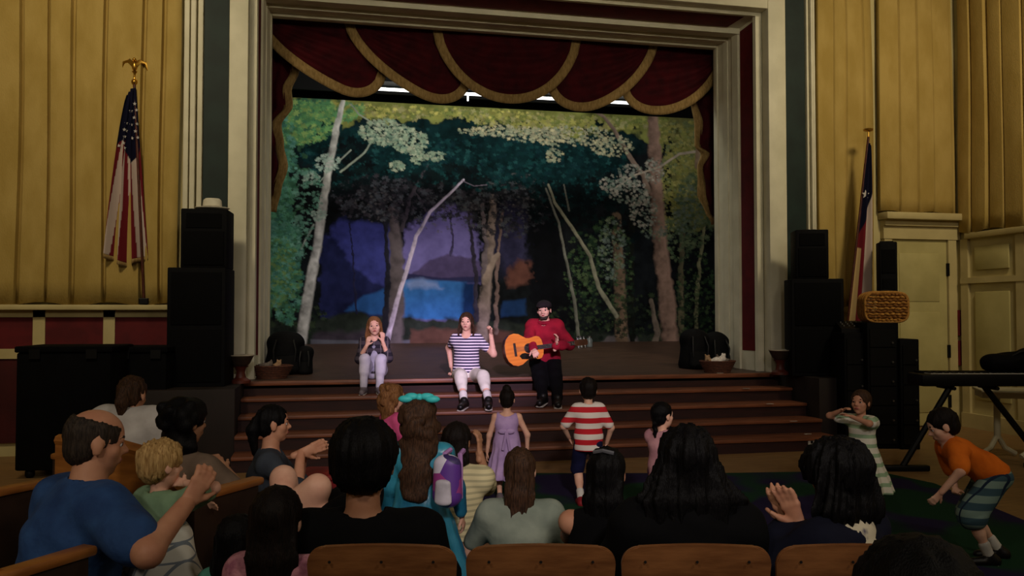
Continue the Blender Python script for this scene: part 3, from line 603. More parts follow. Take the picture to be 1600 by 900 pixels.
# pleated wall curtains
curtm = mat('curtain_cloth', (178, 152, 88), 0.92, (164, 138, 74), 5, (1, 1, 0.4), bump=0.2, bscale=90, spec=0.05)
def curtain(label, p0, p1, z0, z1, seed, out=(0, -1), group='pleated wall curtains', piers=0.115):
    """box pleats of uneven width: flat faces with narrow creases between, hanging a little uneven at the hem"""
    rnd = random.Random(seed); p0 = Vector(p0); p1 = Vector(p1); L = (p1 - p0).length; d = (p1 - p0) / L; o = Vector(out)
    xs, off = [0.0], [0.02]; x = 0
    while x < L:
        w = rnd.choice((0.16, 0.24, 0.3, 0.36)) * rnd.uniform(0.9, 1.1); dep = rnd.uniform(0.005, 0.04); cw = rnd.uniform(0.012, 0.05)
        xs += [x + 0.02, x + w * 0.35, x + w * 0.7, x + w, x + w + cw * 0.4, x + w + cw]; off += [0.05 + dep * 0.35, 0.06 + dep * 0.5, 0.06 + dep * 0.75, 0.055 + dep, 0.02, 0.03]; x += w + cw
    xs = np.array(xs); off = np.array(off); k = xs <= L; xs, off = xs[k], off[k]
    zs = np.linspace(z0, z1, 26); P = np.zeros((len(xs), len(zs), 3))
    for i in range(len(xs)):
        for j, z in enumerate(zs):
            t = (z - z0) / (z1 - z0); q = off[i] * (1.0 - 0.12 * t) + 0.006 * math.sin(z * 1.7 + xs[i] * 5 + seed); sx = xs[i] + 0.012 * math.sin(z * 1.3 + xs[i] * 3)
            v = p0 + d * min(max(sx, 0), L) + o * q; P[i, j] = (v.x, v.y, z + (0.02 * math.sin(xs[i] * 9 + seed) if j == 0 else 0))
    c = link('wall_curtain', gridmesh('wall_curtain', P, curtm)); c.data.set_sharp_from_angle(angle=R(25)); thick(c, 0.006)
    tag(c, label, 'curtain', group); return c
curtain('tall pleated gold curtain behind the striped flag with the eagle pole', (XWL + 0.1, YF - 0.03), (wx(285), YF - 0.03), 1.69, ZC, 3)
curtain('tall pleated gold curtain behind the leaning flag pole beside the door', (wx(1273), YF - 0.03), (dx0 - 0.2, YF - 0.03), 1.69, ZC, 8)
curtain('pleated gold curtain hanging above the door header', (dx0 - 0.2, YF - 0.03), (XWR - 0.09, YF - 0.03), 2.99, ZC, 13)
curtain('pleated gold curtain above the side wall panelling at the right edge', (XWR - 0.02, YF - 0.12), (XWR - 0.02, 3.0), 2.71, ZC, 21, (-1, 0))

# ------------------------------------------------------------------ stage and steps
woods = mat('stage_boards', (84, 60, 48), 0.5, (60, 42, 33), 2.5, (1.2, 10, 1), bump=0.08, spec=0.4)
tread = mat('step_tread', (122, 70, 44), 0.5, (94, 53, 33), 3, (1, 8, 8), spec=0.4)
riser = mat('step_riser', (44, 16, 10), 0.7, (32, 11, 7), 3, (1, 8, 8))
YB = 15.3; RAKE = 0.25                                # painted drop, and the rise of the raked floor up to it
st = tag(empty('floor_stage'), kind='structure')
MB().box(XL - 0.15, XR + 0.15, LIP, 10.9, STG - 0.08, STG).build('apron_boards', woods, st)
MB().prism([(10.9, STG), (16.2, STG + RAKE * 5.3 / 4.4), (16.2, 0.3), (10.9, 0.3)], XL - 0.9, XR + 2.3, Matrix(((0, 1, 0, 0), (1, 0, 0, 0), (0, 0, 1, 0), (0, 0, 0, 1)))).build('raked_boards', woods, st)
MB().box(XL, XR, LIP - 0.03, LIP + 0.05, STG - 0.05, STG + 0.004, 0.012).build('nosing', tread, st, True)
MB().box(XL, XR, LIP, LIP + 0.02, STG - 0.16, STG - 0.05).build('riser', riser, st)
steps = tag(empty('floor_steps'), kind='structure')
TR = 0.33
for i in range(4):
    z = STG - 0.16 * (i + 1); y1 = LIP - TR * i; y0 = y1 - TR
    MB().box(XL, XR, y0 - 0.03, y1 + 0.01, z - 0.04, z, 0.01).build('tread', tread, steps, True); MB().box(XL, XR, y0, y1, z - 0.16, z - 0.04).build('riser', riser, steps)
apm = mat('apron_side', (34, 24, 19), 0.7, (26, 18, 14), 3)
for a, b in ((-2.15, XL - 0.002), (XR + 0.002, 6.95)): MB().box(a, b, 9.25, YF - 0.09, 0, STG, 0.01).build('side_apron', apm, st, True)
# stage house: black masking
sh_ = tag(empty('wall_stage'), kind='structure')
MB().box(XL - 0.95, XR + 2.35, 16.2, 16.3, 0, 6.6).build('back_wall', blackcloth, sh_)
MB().box(XL - 1.0, XL - 0.9, YI + 0.02, 16.2, 0, 6.6).build('wing_wall', blackcloth, sh_); MB().box(XR + 2.3, XR + 2.4, YI + 0.02, 16.2, 0, 6.6).build('wing_wall', blackcloth, sh_)
MB().box(XL - 1.0, XR + 2.4, YI + 0.02, 16.2, 6.6, 6.7).build('fly_ceiling', blackcloth, sh_)
for a, b in ((XL - 1.0, XLi - 0.05), (XRi + 0.05, XR + 2.4)): MB().box(a, b, YI, YI + 0.04, 0, 6.6).build('return', blackcloth, sh_)
MB().box(XLi - 0.1, XRi + 0.1, YI, YI + 0.04, ZTI + 0.05, 6.6).build('return', blackcloth, sh_)
# small tape marks at the right ends of the treads and one on the lip
for u, v, z, lab in ((1125, 583, STG + 0.005, 'on the stage lip'), (1166, 607, 0.641, 'on the highest step'), (1203, 631, 0.481, 'on the second step'), (1240, 658, 0.321, 'on the third step'), (1262, 678, 0.161, 'on the lowest step')):
    p = at_z(u, v, z); tag(MB().box(p.x - 0.045, p.x + 0.045, p.y - 0.012, p.y + 0.012, z - 0.0005, z + 0.001).build('tape_mark', mat('tape', (220, 214, 200), 0.6)), 'short strip of white tape ' + lab, 'tape', 'white tape marks')
# white outlet plates on the bottom riser
for u in (1268, 1306):
    p = at_Y(u, 700, LIP - 4 * TR); o = empty('outlet_plate', (p.x, LIP - 4 * TR + 0.001, 0.075) if u < 1300 else (p.x - 0.1, LIP - 4 * TR + 0.001, 0.075), 0, 'white outlet plate on the lowest riser, %s one' % ('left' if u < 1300 else 'right'), 'outlet', 'outlet plates')
    MB().box(-0.045, 0.045, -0.008, 0, -0.06, 0.06, 0.003).build('plate', mat('plate', (196, 190, 176), 0.5), o); 
    for z in (-0.025, 0.025): MB().box(-0.015, 0.015, -0.011, -0.006, z - 0.014, z + 0.014).build('socket', blackm, o)
# ------------------------------------------------------------------ painted forest drop (paint laid on as colours of its own surface)
def s2l(c): c = np.asarray(c, np.float32) / 255.0; return np.where(c <= 0.04045, c / 12.92, ((c + 0.055) / 1.055) ** 2.4)
rng = np.random.default_rng(7)
DX0, DX1, DZ0, DZ1 = at_Y(405, 300, YB).x, at_Y(1135, 300, YB).x, STG + RAKE * 0.99, 5.37
CELL = 0.0125; nx_, nz_ = int((DX1 - DX0) / CELL), int((DZ1 - DZ0) / CELL)
gx = np.linspace(DX0, DX1, nx_); gz = np.linspace(DZ0, DZ1, nz_)
PAINT = np.zeros((nx_, nz_, 3), np.float32)
# sketch grid: the design was measured from the photo, so points are given in its pixels and set out on the cloth in metres
def cloth(u, v): p = at_Y(u, v, YB); return (p.x - DX0) / CELL, (p.z - DZ0) / CELL
PXC = 1.0 / (CELL * 95.0)                              # one sketch unit in cells
XX, ZZ = np.meshgrid(np.arange(nx_), np.arange(nz_), indexing='ij')
def noise2(sc, seed, oct=4):
    r = np.random.default_rng(seed); out = np.zeros((nx_, nz_), np.float32); a = 1.0; t = 0
    for o in range(oct):
        n = max(2, int(nx_ / sc) + 3), max(2, int(nz_ / sc) + 3); g = r.random(n).astype(np.float32)
        fx = XX / sc; fz = ZZ / sc; i = np.minimum(fx.astype(int), n[0] - 2); j = np.minimum(fz.astype(int), n[1] - 2); fx = fx - i; fz = fz - j; fx = fx * fx * (3 - 2 * fx); fz = fz * fz * (3 - 2 * fz)
        out += a * ((g[i, j] * (1 - fx) + g[i + 1, j] * fx) * (1 - fz) + (g[i, j + 1] * (1 - fx) + g[i + 1, j + 1] * fx) * fz); t += a; a *= 0.5; sc = max(1.5, sc / 2)
    return out / t
N1, N2, N3 = noise2(60, 1), noise2(22, 2), noise2(9, 3, 3)
def put(mask, col, tex=0.25):
    c = s2l(col)[None, None, :] * (1 + tex * 2 * (N2[..., None] - 0.5) + tex * 1.5 * (N3[..., None] - 0.5)); m = np.clip(mask, 0, 1)[..., None]; PAINT[:] = PAINT * (1 - m) + c * m
def poly(pts, soft=2.0, rough=0.0):
    P = np.array([cloth(*p) for p in pts]); inside = np.zeros((nx_, nz_), bool); d = np.full((nx_, nz_), 1e9, np.float32)
    x = XX + rough * (N3 - 0.5) * 2; z = ZZ + rough * (N2 - 0.5) * 2
    for i in range(len(P)):
        a, b = P[i], P[(i + 1) % len(P)]
        c = (a[1] > z) != (b[1] > z); xi = (b[0] - a[0]) * (z - a[1]) / (b[1] - a[1] + 1e-9) + a[0]; inside ^= c & (x < xi)
        e = b - a; t = np.clip(((x - a[0]) * e[0] + (z - a[1]) * e[1]) / (e @ e + 1e-9), 0, 1); d = np.minimum(d, np.hypot(x - a[0] - t * e[0], z - a[1] - t * e[1]))
    return np.clip(np.where(inside, d, -d) / soft + 0.5, 0, 1)
def blob(u, v, ru, rv, soft=0.5):
    c = cloth(u, v); q = np.hypot((XX - c[0]) / (ru * PXC), (ZZ - c[1]) / (rv * PXC)) + (N2 - 0.5) * 0.7; return np.clip((1 - q) / soft + 0.5, 0, 1)
def limb(pts, w0, w1, col, lightside=0.0, rough=1.2, tex=0.45):
    P = np.array([cloth(*p) for p in pts]); n = len(P) - 1; best = np.full((nx_, nz_), 1e9, np.float32); sid = np.zeros((nx_, nz_), np.float32)
    for i in range(n):
        a, b = P[i], P[i + 1]; e = b - a; L = math.hypot(*e); pad = max(w0, w1) * PXC + 4
        i0, i1 = int(max(0, min(a[0], b[0]) - pad)), int(min(nx_, max(a[0], b[0]) + pad)); j0, j1 = int(max(0, min(a[1], b[1]) - pad)), int(min(nz_, max(a[1], b[1]) + pad))
        if i1 <= i0 or j1 <= j0: continue
        x = XX[i0:i1, j0:j1] + rough * (N3[i0:i1, j0:j1] - 0.5); z = ZZ[i0:i1, j0:j1]
        t = np.clip(((x - a[0]) * e[0] + (z - a[1]) * e[1]) / (L * L + 1e-9), 0, 1); w = (w0 + (w1 - w0) * (i + t) / n) * PXC * 0.5
        d = np.hypot(x - a[0] - t * e[0], z - a[1] - t * e[1]); s = ((x - a[0]) * e[1] - (z - a[1]) * e[0]) / (L * w); q = d / w; o = best[i0:i1, j0:j1]; k = q < o
        best[i0:i1, j0:j1] = np.where(k, q, o); sid[i0:i1, j0:j1] = np.where(k, s, sid[i0:i1, j0:j1])
    m = np.clip((1 - best) * 3, 0, 1); c = s2l(col)[None, None, :] * np.clip(1 + lightside * sid + tex * 2 * (N3 - 0.5) + 0.3 * (N2 - 0.5), 0.15, 2)[..., None]
    PAINT[:] = PAINT * (1 - m[..., None]) + c * m[..., None]
def leaves(n, region, cols, r=(3, 7), alpha=0.85, seed=0):
    """n pointed leaf sprays dabbed inside region (an ellipse u, v, ru, rv, or a polygon list of ellipses)"""
    r_ = np.random.default_rng(seed); regs = region if isinstance(region, list) else [region]
    ar = np.array([g[2] * g[3] for g in regs], float); ar /= ar.sum()
    for _ in range(n):
        g = regs[r_.choice(len(regs), p=ar)]; a = r_.uniform(0, 6.283); q = math.sqrt(r_.random()); u = g[0] + g[2] * q * math.cos(a); v = g[1] + g[3] * q * math.sin(a)
        c = cloth(u, v); rad = r_.uniform(*r) * PXC; i0, i1 = int(c[0] - rad - 1), int(c[0] + rad + 2); j0, j1 = int(c[1] - rad - 1), int(c[1] + rad + 2)
        if i0 < 0 or j0 < 0 or i1 > nx_ or j1 > nz_: continue
        x = XX[i0:i1, j0:j1] - c[0]; z = ZZ[i0:i1, j0:j1] - c[1]; th = np.arctan2(z, x); k = r_.integers(4, 7); lim = rad * (0.55 + 0.45 * np.abs(np.cos(th * k * 0.5 + r_.uniform(0, 6))) ** 1.5) * (0.7 + 0.6 * N3[i0:i1, j0:j1])
        m = (np.clip((lim - np.hypot(x, z * r_.uniform(1, 1.5))) * 0.9, 0, 1) * alpha)[..., None]
        col = s2l(cols[r_.integers(len(cols))]) * r_.uniform(0.7, 1.25); PAINT[i0:i1, j0:j1] = PAINT[i0:i1, j0:j1] * (1 - m) + col * m
one = np.ones((nx_, nz_), np.float32)
def mass(ells, col, tex=0.5, soft=0.18):
    for u, v, ru, rv in ells: put(blob(u, v, ru, rv, soft), col, tex)
put(one, (17, 20, 24), 0.8)
mass([(770, 245, 110, 55), (900, 265, 90, 50), (650, 235, 90, 50), (540, 240, 70, 60), (820, 215, 240, 30)], (10, 36, 39), 0.7, 0.4)
# far distance: violet sky, hills, lake
put(poly([(506, 372), (530, 352), (560, 340), (600, 352), (622, 380), (626, 450), (600, 500), (500, 505)], 8, 12), (50, 54, 116), 0.4)
put(poly([(632, 372), (660, 335), (700, 318), (735, 340), (745, 390), (745, 440), (725, 505), (630, 500)], 8, 12), (100, 92, 148), 0.25)
put(poly([(500, 362), (520, 376), (545, 410), (575, 432), (606, 452), (600, 500), (500, 505)], 5, 6), (28, 32, 70), 0.5)
put(poly([(646, 426), (672, 407), (700, 396), (730, 404), (750, 410), (750, 440), (640, 438)], 3, 4), (72, 62, 98), 0.3)
put(poly([(636, 428), (690, 435), (750, 432), (750, 442), (634, 441)], 2, 2), (42, 42, 76), 0.2)
put(poly([(630, 437), (728, 441), (726, 500), (630, 498)], 3, 2), (48, 98, 160), 0.3)
put(poly([(634, 440), (660, 437), (684, 444), (690, 452), (664, 452), (640, 452)], 7, 6), (112, 132, 180), 0.2)
put(poly([(722, 440), (742, 442), (740, 505), (720, 505)], 8, 3), (20, 42, 84), 0.4)
put(poly([(536, 488), (566, 464), (600, 452), (612, 454), (610, 492)], 4, 3), (36, 76, 134), 0.3)
put(poly([(784, 472), (820, 467), (822, 492), (782, 497)], 4, 3), (26, 50, 92), 0.3)
put(blob(802, 375, 34, 60, 0.7) * 0.7, (50, 48, 80), 0.5); put(poly([(792, 430), (808, 405), (826, 408), (842, 440), (790, 450)], 7, 6), (88, 56, 50), 0.4)
# banks and ground
put(poly([(480, 500), (560, 490), (640, 497), (740, 500), (800, 505), (900, 520), (1130, 520), (1130, 600), (400, 600), (400, 505)], 5, 8), (36, 42, 38), 0.6)
put(poly([(640, 514), (745, 510), (800, 520), (800, 600), (640, 600)], 5, 6), (78, 54, 48), 0.4); put(poly([(490, 518), (610, 514), (610, 600), (490, 600)], 6, 8), (52, 46, 56), 0.6)
put(poly([(485, 530), (620, 533), (640, 531), (640, 600), (485, 600)], 2, 1), (84, 84, 96), 0.3); put(poly([(930, 540), (950, 524), (990, 522), (1005, 545), (960, 552)], 3, 4), (84, 78, 82), 0.5)
# dark middle trees
put(poly([(822, 330), (870, 320), (892, 400), (898, 520), (834, 520), (826, 420)], 8, 12), (9, 10, 15), 0.5)
for p, a, b, c in (([(612, 330), (620, 400), (618, 480), (612, 545)], 20, 40, (84, 76, 80)), ([(600, 340), (606, 420), (600, 540)], 8, 12, (30, 30, 40)), ([(770, 310), (764, 400), (758, 460), (750, 540)], 14, 26, (118, 104, 100)), ([(752, 320), (758, 380), (754, 440)], 7, 12, (96, 86, 92)),
                   ([(730, 330), (736, 380), (742, 430), (744, 500)], 5, 10, (46, 42, 56)), ([(702, 330), (706, 360), (704, 400)], 3, 5, (60, 54, 84)), ([(784, 330), (776, 420), (774, 520)], 5, 9, (104, 86, 84)), ([(668, 260), (640, 310), (628, 360)], 7, 9, (60, 54, 62)), ([(648, 300), (664, 330)], 3, 5, (60, 54, 62)), ([(962, 340), (966, 430), (970, 545)], 20, 30, (104, 86, 72)),
                   ([(987, 300), (984, 400), (987, 540)], 12, 16, (20, 22, 20)), ([(1066, 330), (1062, 420), (1064, 540)], 10, 14, (92, 86, 68)), ([(1104, 330), (1092, 400), (1086, 480), (1086, 560)], 6, 10, (124, 122, 94)), ([(545, 350), (552, 420), (556, 490)], 3, 4, (32, 32, 58))): limb(p, a, b, c, -0.3, 6)
limb([(757, 440), (772, 404), (778, 398)], 16, 9, (132, 116, 108), -0.2, 4)
leaves(900, [(640, 315, 100, 34), (790, 330, 70, 44), (580, 310, 60, 36), (712, 318, 50, 26)], [(44, 42, 48), (56, 52, 60), (34, 36, 42), (70, 74, 82), (30, 30, 36)], (3, 7), 0.75, 1)
leaves(420, [(700, 335, 60, 30), (800, 310, 60, 40), (590, 320, 40, 30)], [(92, 88, 90), (66, 64, 70), (80, 84, 88)], (2, 4), 0.6, 2)
leaves(1500, [(770, 255, 110, 45), (900, 275, 90, 50), (530, 240, 60, 50), (650, 245, 70, 45)], [(12, 44, 47), (18, 56, 58), (8, 30, 34), (14, 40, 47), (32, 74, 76)], (3, 7), 0.7, 3)
leaves(420, [(540, 262, 40, 46), (950, 330, 60, 60), (870, 320, 50, 40), (700, 280, 60, 20)], [(9, 18, 22), (12, 26, 28), (8, 13, 17)], (5, 11), 0.85, 4)
leaves(1000, [(950, 430, 40, 90), (1085, 470, 34, 80), (910, 430, 30, 70)], [(34, 54, 38), (50, 72, 46), (25, 40, 33), (74, 92, 62)], (2, 6), 0.7, 5)
leaves(500, [(1000, 500, 110, 40), (880, 510, 40, 30), (460, 500, 50, 30)], [(28, 38, 30), (48, 60, 42), (20, 26, 24)], (3, 7), 0.75, 6)
# sun-lit canopy along the top: a continuous mass with ragged leafy edge and dark holes, then pale maple sprays
put(poly([(455, 140), (1100, 150), (1095, 205), (1050, 215), (1000, 208), (930, 206), (870, 204), (800, 196), (720, 190), (650, 186), (600, 188), (560, 180), (455, 215)], 5, 26), (112, 116, 62), 0.6)
leaves(1500, [(640, 168, 190, 20), (900, 182, 190, 22)], [(142, 142, 76), (116, 126, 68), (160, 156, 86), (96, 108, 60), (134, 130, 84), (150, 146, 104)], (3, 8), 0.8, 8)
leaves(160, [(700, 172, 240, 14)], [(196, 186, 104), (176, 172, 96)], (2, 5), 0.7, 28)
put(poly([(425, 160), (470, 150), (525, 158), (500, 210), (470, 230), (455, 300), (460, 400), (452, 480), (410, 500), (405, 200)], 6, 30), (62, 102, 78), 0.6)
leaves(700, [(470, 190, 55, 40), (520, 172, 50, 20)], [(86, 136, 88), (104, 150, 92), (70, 118, 82), (132, 158, 92)], (3, 7), 0.8, 9)
leaves(1200, [(438, 260, 26, 90), (432, 370, 24, 110), (448, 420, 26, 90)], [(74, 128, 106), (84, 140, 110), (60, 106, 98), (96, 146, 134), (50, 90, 70)], (3, 7), 0.75, 10)
leaves(360, [(440, 430, 30, 60), (1090, 300, 20, 70)], [(84, 118, 70), (104, 130, 76)], (2, 5), 0.75, 11)
put(poly([(1040, 170), (1110, 170), (1125, 330), (1085, 360), (1052, 330)], 8, 24), (104, 104, 62), 0.6)
leaves(1100, [(1065, 215, 45, 50), (1085, 260, 30, 70), (1050, 300, 26, 60)], [(142, 138, 76), (122, 126, 70), (108, 118, 82), (158, 152, 94)], (3, 7), 0.75, 12)
leaves(500, [(1085, 330, 30, 60), (1060, 370, 26, 40)], [(80, 96, 72), (62, 80, 60), (100, 112, 84)], (3, 6), 0.7, 22)
limb([(548, 165), (560, 180), (592, 200), (570, 240), (532, 270)], 3, 4, (132, 140, 128), 0, 2)
limb([(928, 176), (942, 184), (958, 205), (985, 250), (1004, 276), (1012, 300)], 6, 12, (124, 106, 96), -0.3, 3); limb([(1018, 180), (1022, 240), (1024, 310), (1032, 400), (1042, 480), (1046, 556)], 25, 38, (134, 108, 98), -0.45, 7)
limb([(1016, 470), (1026, 520), (1018, 556)], 10, 16, (110, 98, 90), -0.2, 4); limb([(960, 295), (990, 275), (1030, 262), (1060, 242), (1088, 238)], 3, 6, (168, 154, 140), 0, 2); limb([(1085, 170), (1090, 230), (1088, 262)], 13, 11, (138, 116, 96), -0.3, 3)
limb([(856, 290), (866, 318), (892, 356), (920, 400), (934, 450), (962, 494)], 5, 10, (126, 124, 108), -0.3, 2); limb([(852, 296), (872, 350), (884, 410), (896, 470), (904, 540)], 4, 8, (100, 100, 94), -0.3, 2); limb([(880, 290), (888, 330)], 3, 4, (96, 96, 90), 0, 1)
limb([(536, 160), (526, 200), (516, 250), (506, 310), (496, 380), (480, 470), (470, 535)], 10, 21, (168, 166, 164), -0.3, 3, 0.7)
limb([(724, 282), (706, 300), (672, 332), (650, 370), (636, 420), (620, 470), (610, 510), (602, 540)], 4, 11, (176, 164, 186), -0.3, 2, 0.6); limb([(722, 284), (740, 292), (760, 290)], 2, 2, (110, 100, 116), 0, 1)
limb([(500, 285), (512, 270), (548, 236)], 2, 3, (140, 146, 138), 0, 1); limb([(470, 390), (490, 352)], 3, 4, (130, 136, 130), 0, 1)
leaves(700, [(600, 208, 40, 20), (640, 222, 28, 20), (652, 246, 12, 12), (620, 262, 12, 8), (676, 246, 24, 7)], [(150, 164, 142), (132, 152, 130), (168, 174, 152), (112, 136, 120)], (2, 5), 0.85, 13)
leaves(760, [(890, 214, 70, 16), (840, 212, 60, 12), (780, 206, 70, 8), (955, 230, 34, 16), (866, 246, 14, 12)], [(166, 162, 136), (146, 152, 128), (182, 174, 140), (124, 136, 116)], (2, 5), 0.85, 14)
leaves(90, [(890, 208, 80, 12), (620, 205, 50, 12), (760, 198, 100, 8)], [(20, 34, 30), (30, 44, 36)], (1.5, 3.5), 0.85, 24)
leaves(220, [(512, 256, 20, 14), (498, 336, 12, 10), (486, 280, 14, 10)], [(160, 176, 166), (136, 158, 148)], (2, 4), 0.85, 15)
leaves(560, [(1020, 268, 16, 20), (980, 300, 34, 18), (960, 288, 26, 14), (1004, 330, 22, 28), (985, 268, 20, 10)], [(148, 146, 136), (122, 130, 124), (98, 114, 104), (164, 156, 148)], (2, 4.5), 0.8, 16)
leaves(420, [(1034, 362, 34, 16), (955, 390, 22, 50), (1075, 330, 24, 40)], [(104, 116, 112), (84, 102, 92), (112, 124, 100)], (2, 5), 0.7, 17)
leaves(220, [(480, 300, 26, 36), (472, 370, 18, 36)], [(108, 152, 136), (84, 130, 114)], (2, 5), 0.75, 18)
P_ = np.zeros((nx_, nz_, 3)); P_[..., 0] = gx[:, None]; P_[..., 1] = YB + 0.012 * np.sin(gx[:, None] * 2.3) * (1 - (gz[None, :] - DZ0) / (DZ1 - DZ0)); P_[..., 2] = gz[None, :]
drop = link('painted_backdrop', gridmesh('painted_backdrop', P_[:, ::-1], painted('drop_paint'), True, np.clip(PAINT[:, ::-1] * 1.2, 0.002, 0.85)))
tag(drop, 'hanging stage drop painted with a moonlit forest, birches and a blue lake', 'backdrop')

# ------------------------------------------------------------------ red valance with gold bands
velvet = mat('red_velvet', (66, 9, 17), 0.85, (46, 5, 12), 6, bump=0.2, spec=0.15); fringe = mat('gold_fringe', (158, 130, 82), 0.85, (128, 102, 60), 40, (1, 1, 0.3), bump=0.4)
YV = 11.85
def swag(label, ul, vl, ur, vr, ub, vb, y, tall=0.0):
    """one swag: cloth between two corners falling in a curve, gold band along the curve, cross folds"""
    a = at_Y(ul, vl, y); b = at_Y(ur, vr, y); c = at_Y(ub, vb, y); rt = empty('valance_swag', (0, 0, 0), 0, label, 'valance', 'red swags of the valance')
    n, k = 37, 33; P = np.zeros((n, k, 3)); Bn = np.zeros((n, 5, 3)); top = ZTI + 0.2
    tb = (c.x - a.x) / (b.x - a.x)
    def low(t):
        z = a.z + (b.z - a.z) * t; q = (t / tb) if t < tb else (1 - t) / (1 - tb); q = min(1, max(0, q)); sag = (a.z + (b.z - a.z) * tb) - c.z; return z - sag * math.sqrt(max(0, 1 - (1 - q) ** 2.0)) ** 1.25
    for i in range(n):
        t = i / (n - 1); x = a.x + (b.x - a.x) * t; zl = low(t)
        bel = math.sin(math.pi * t)
        for j in range(k):
            s = j / (k - 1); z = top + (zl - top) * s; P[i, j] = (x, y - 0.015 - 0.10 * bel * s ** 1.4 - 0.03 * math.sin(s * 30 + bel * 3) * bel, z)
    dirs = []
    for i in range(n):
        i0, i1 = max(0, i - 1), min(n - 1, i + 1); tg = P[i1, -1] - P[i0, -1]; nrm = unit((-tg[2], 0, tg[0])); nrm = -nrm if nrm[2] > 0 else nrm; dirs.append(nrm)
    for i in range(n):
        for j in range(5): Bn[i, j] = P[i, -1] + dirs[i] * (0.13 * (j / 4) - 0.012) + A3((0, -0.012 + 0.006 * math.sin(j * 2), 0))
    o = thick(link('swag_cloth', gridmesh('swag_cloth', P, velvet), rt), 0.008); f = thick(link('gold_band', gridmesh('gold_band', Bn, fringe), rt), 0.012); return rt
LB = 'red velvet swag with gold band, '
swag(LB + 'leftmost of the five', 412, 30, 592, 112, 532, 136, YV + 0.0)
swag(LB + 'second from the left', 550, 32, 724, 122, 655, 143, YV - 0.05)
swag(LB + 'in the middle and overlapping both neighbours', 687, 40, 896, 56, 792, 153, YV - 0.10)
swag(LB + 'second from the right', 864, 126, 1016, 66, 930, 160, YV - 0.05)
swag(LB + 'rightmost of the five', 980, 136, 1124, 82, 1052, 165, YV + 0.0)
def tail(label, edge, uo, y):
    """side jabot: hangs by the inner band, its scalloped inner edge carries the gold band"""
    rt = empty('valance_tail', (0, 0, 0), 0, label, 'valance', 'side tails of the valance'); n, k = len(edge), 9; P = []; B = []
    pts = [at_Y(u, v, y) for u, v in edge]; xo = at_Y(uo, 300, y).x; dn = []
    zs = np.linspace(0, n - 1, 40)
    for q in zs:
        i = min(int(q), n - 2); f = q - i; f = f * f * (3 - 2 * f); p = pts[i].lerp(pts[i + 1], f); p.z = pts[i].z + (pts[i + 1].z - pts[i].z) * (q - i)
        P.append([(xo + (p.x - xo) * j / (k - 1), y + 0.05 * math.sin(j * 1.9 + 0.5 * math.sin(q)), p.z) for j in range(k)]); s = 1 if p.x > xo else -1; B.append([(p.x + s * w, y - 0.02 + 0.03 * math.sin(q * 3 + w * 20) + 0.05 * math.sin((k - 1) * 1.9), p.z - 0.01) for w in (-0.02, 0.02, 0.06, 0.1)])
    thick(link('tail_cloth', gridmesh('tail_cloth', np.array(P), velvet), rt), 0.008); thick(link('gold_band', gridmesh('gold_band', np.array(B), fringe), rt), 0.01)
tail('red side tail with scalloped gold edge left of the painted forest', [(445, 30), (456, 110), (444, 138), (446, 165), (428, 192), (432, 225), (438, 258), (428, 295), (420, 330)], 404, YV + 0.12)
tail('red side tail with scalloped gold edge right of the painted forest', [(1095, 80), (1088, 160), (1096, 195), (1094, 228), (1106, 240), (1098, 262), (1100, 300), (1110, 330), (1122, 350)], 1134, YV + 0.12)
# fluorescent batten behind the valance
bt = empty('border_batten', (0, 0, 0), 0, 'long white fluorescent tube batten glimpsed under the swags', 'light'); yb_ = 13.0
p0, p1 = at_Y(560, 137, yb_), at_Y(1000, 162, yb_); zt = (p0.z + p1.z) / 2
tubem = glow('tube_glow', (255, 255, 250), 2.6)
MB().box(p0.x - 0.1, p1.x + 0.1, yb_ - 0.03, yb_ + 0.12, zt + 0.06, zt + 0.12, 0.01).build('batten_housing', blackm, bt)
for i in range(4):
    a = p0.x + (p1.x - p0.x) * i / 4; b = p0.x + (p1.x - p0.x) * (i + 1) / 4; MB().tube([(a + 0.02, yb_, zt), (b - 0.02, yb_, zt)], 0.024, 10).build('tube', tubem, bt, True)
pm = at_Y(731, 155, yb_); MB().tube([(pm.x, yb_, zt - 0.02), (pm.x, yb_, zt - 0.11)], 0.012, 8).build('pull_cord', tubem, bt, True)
MB().box(XLi - 0.3, XRi + 0.3, 14.9, 14.95, DZ1 - 0.25 + 0.3, 6.6).build('border_drape', blackcloth, sh_)
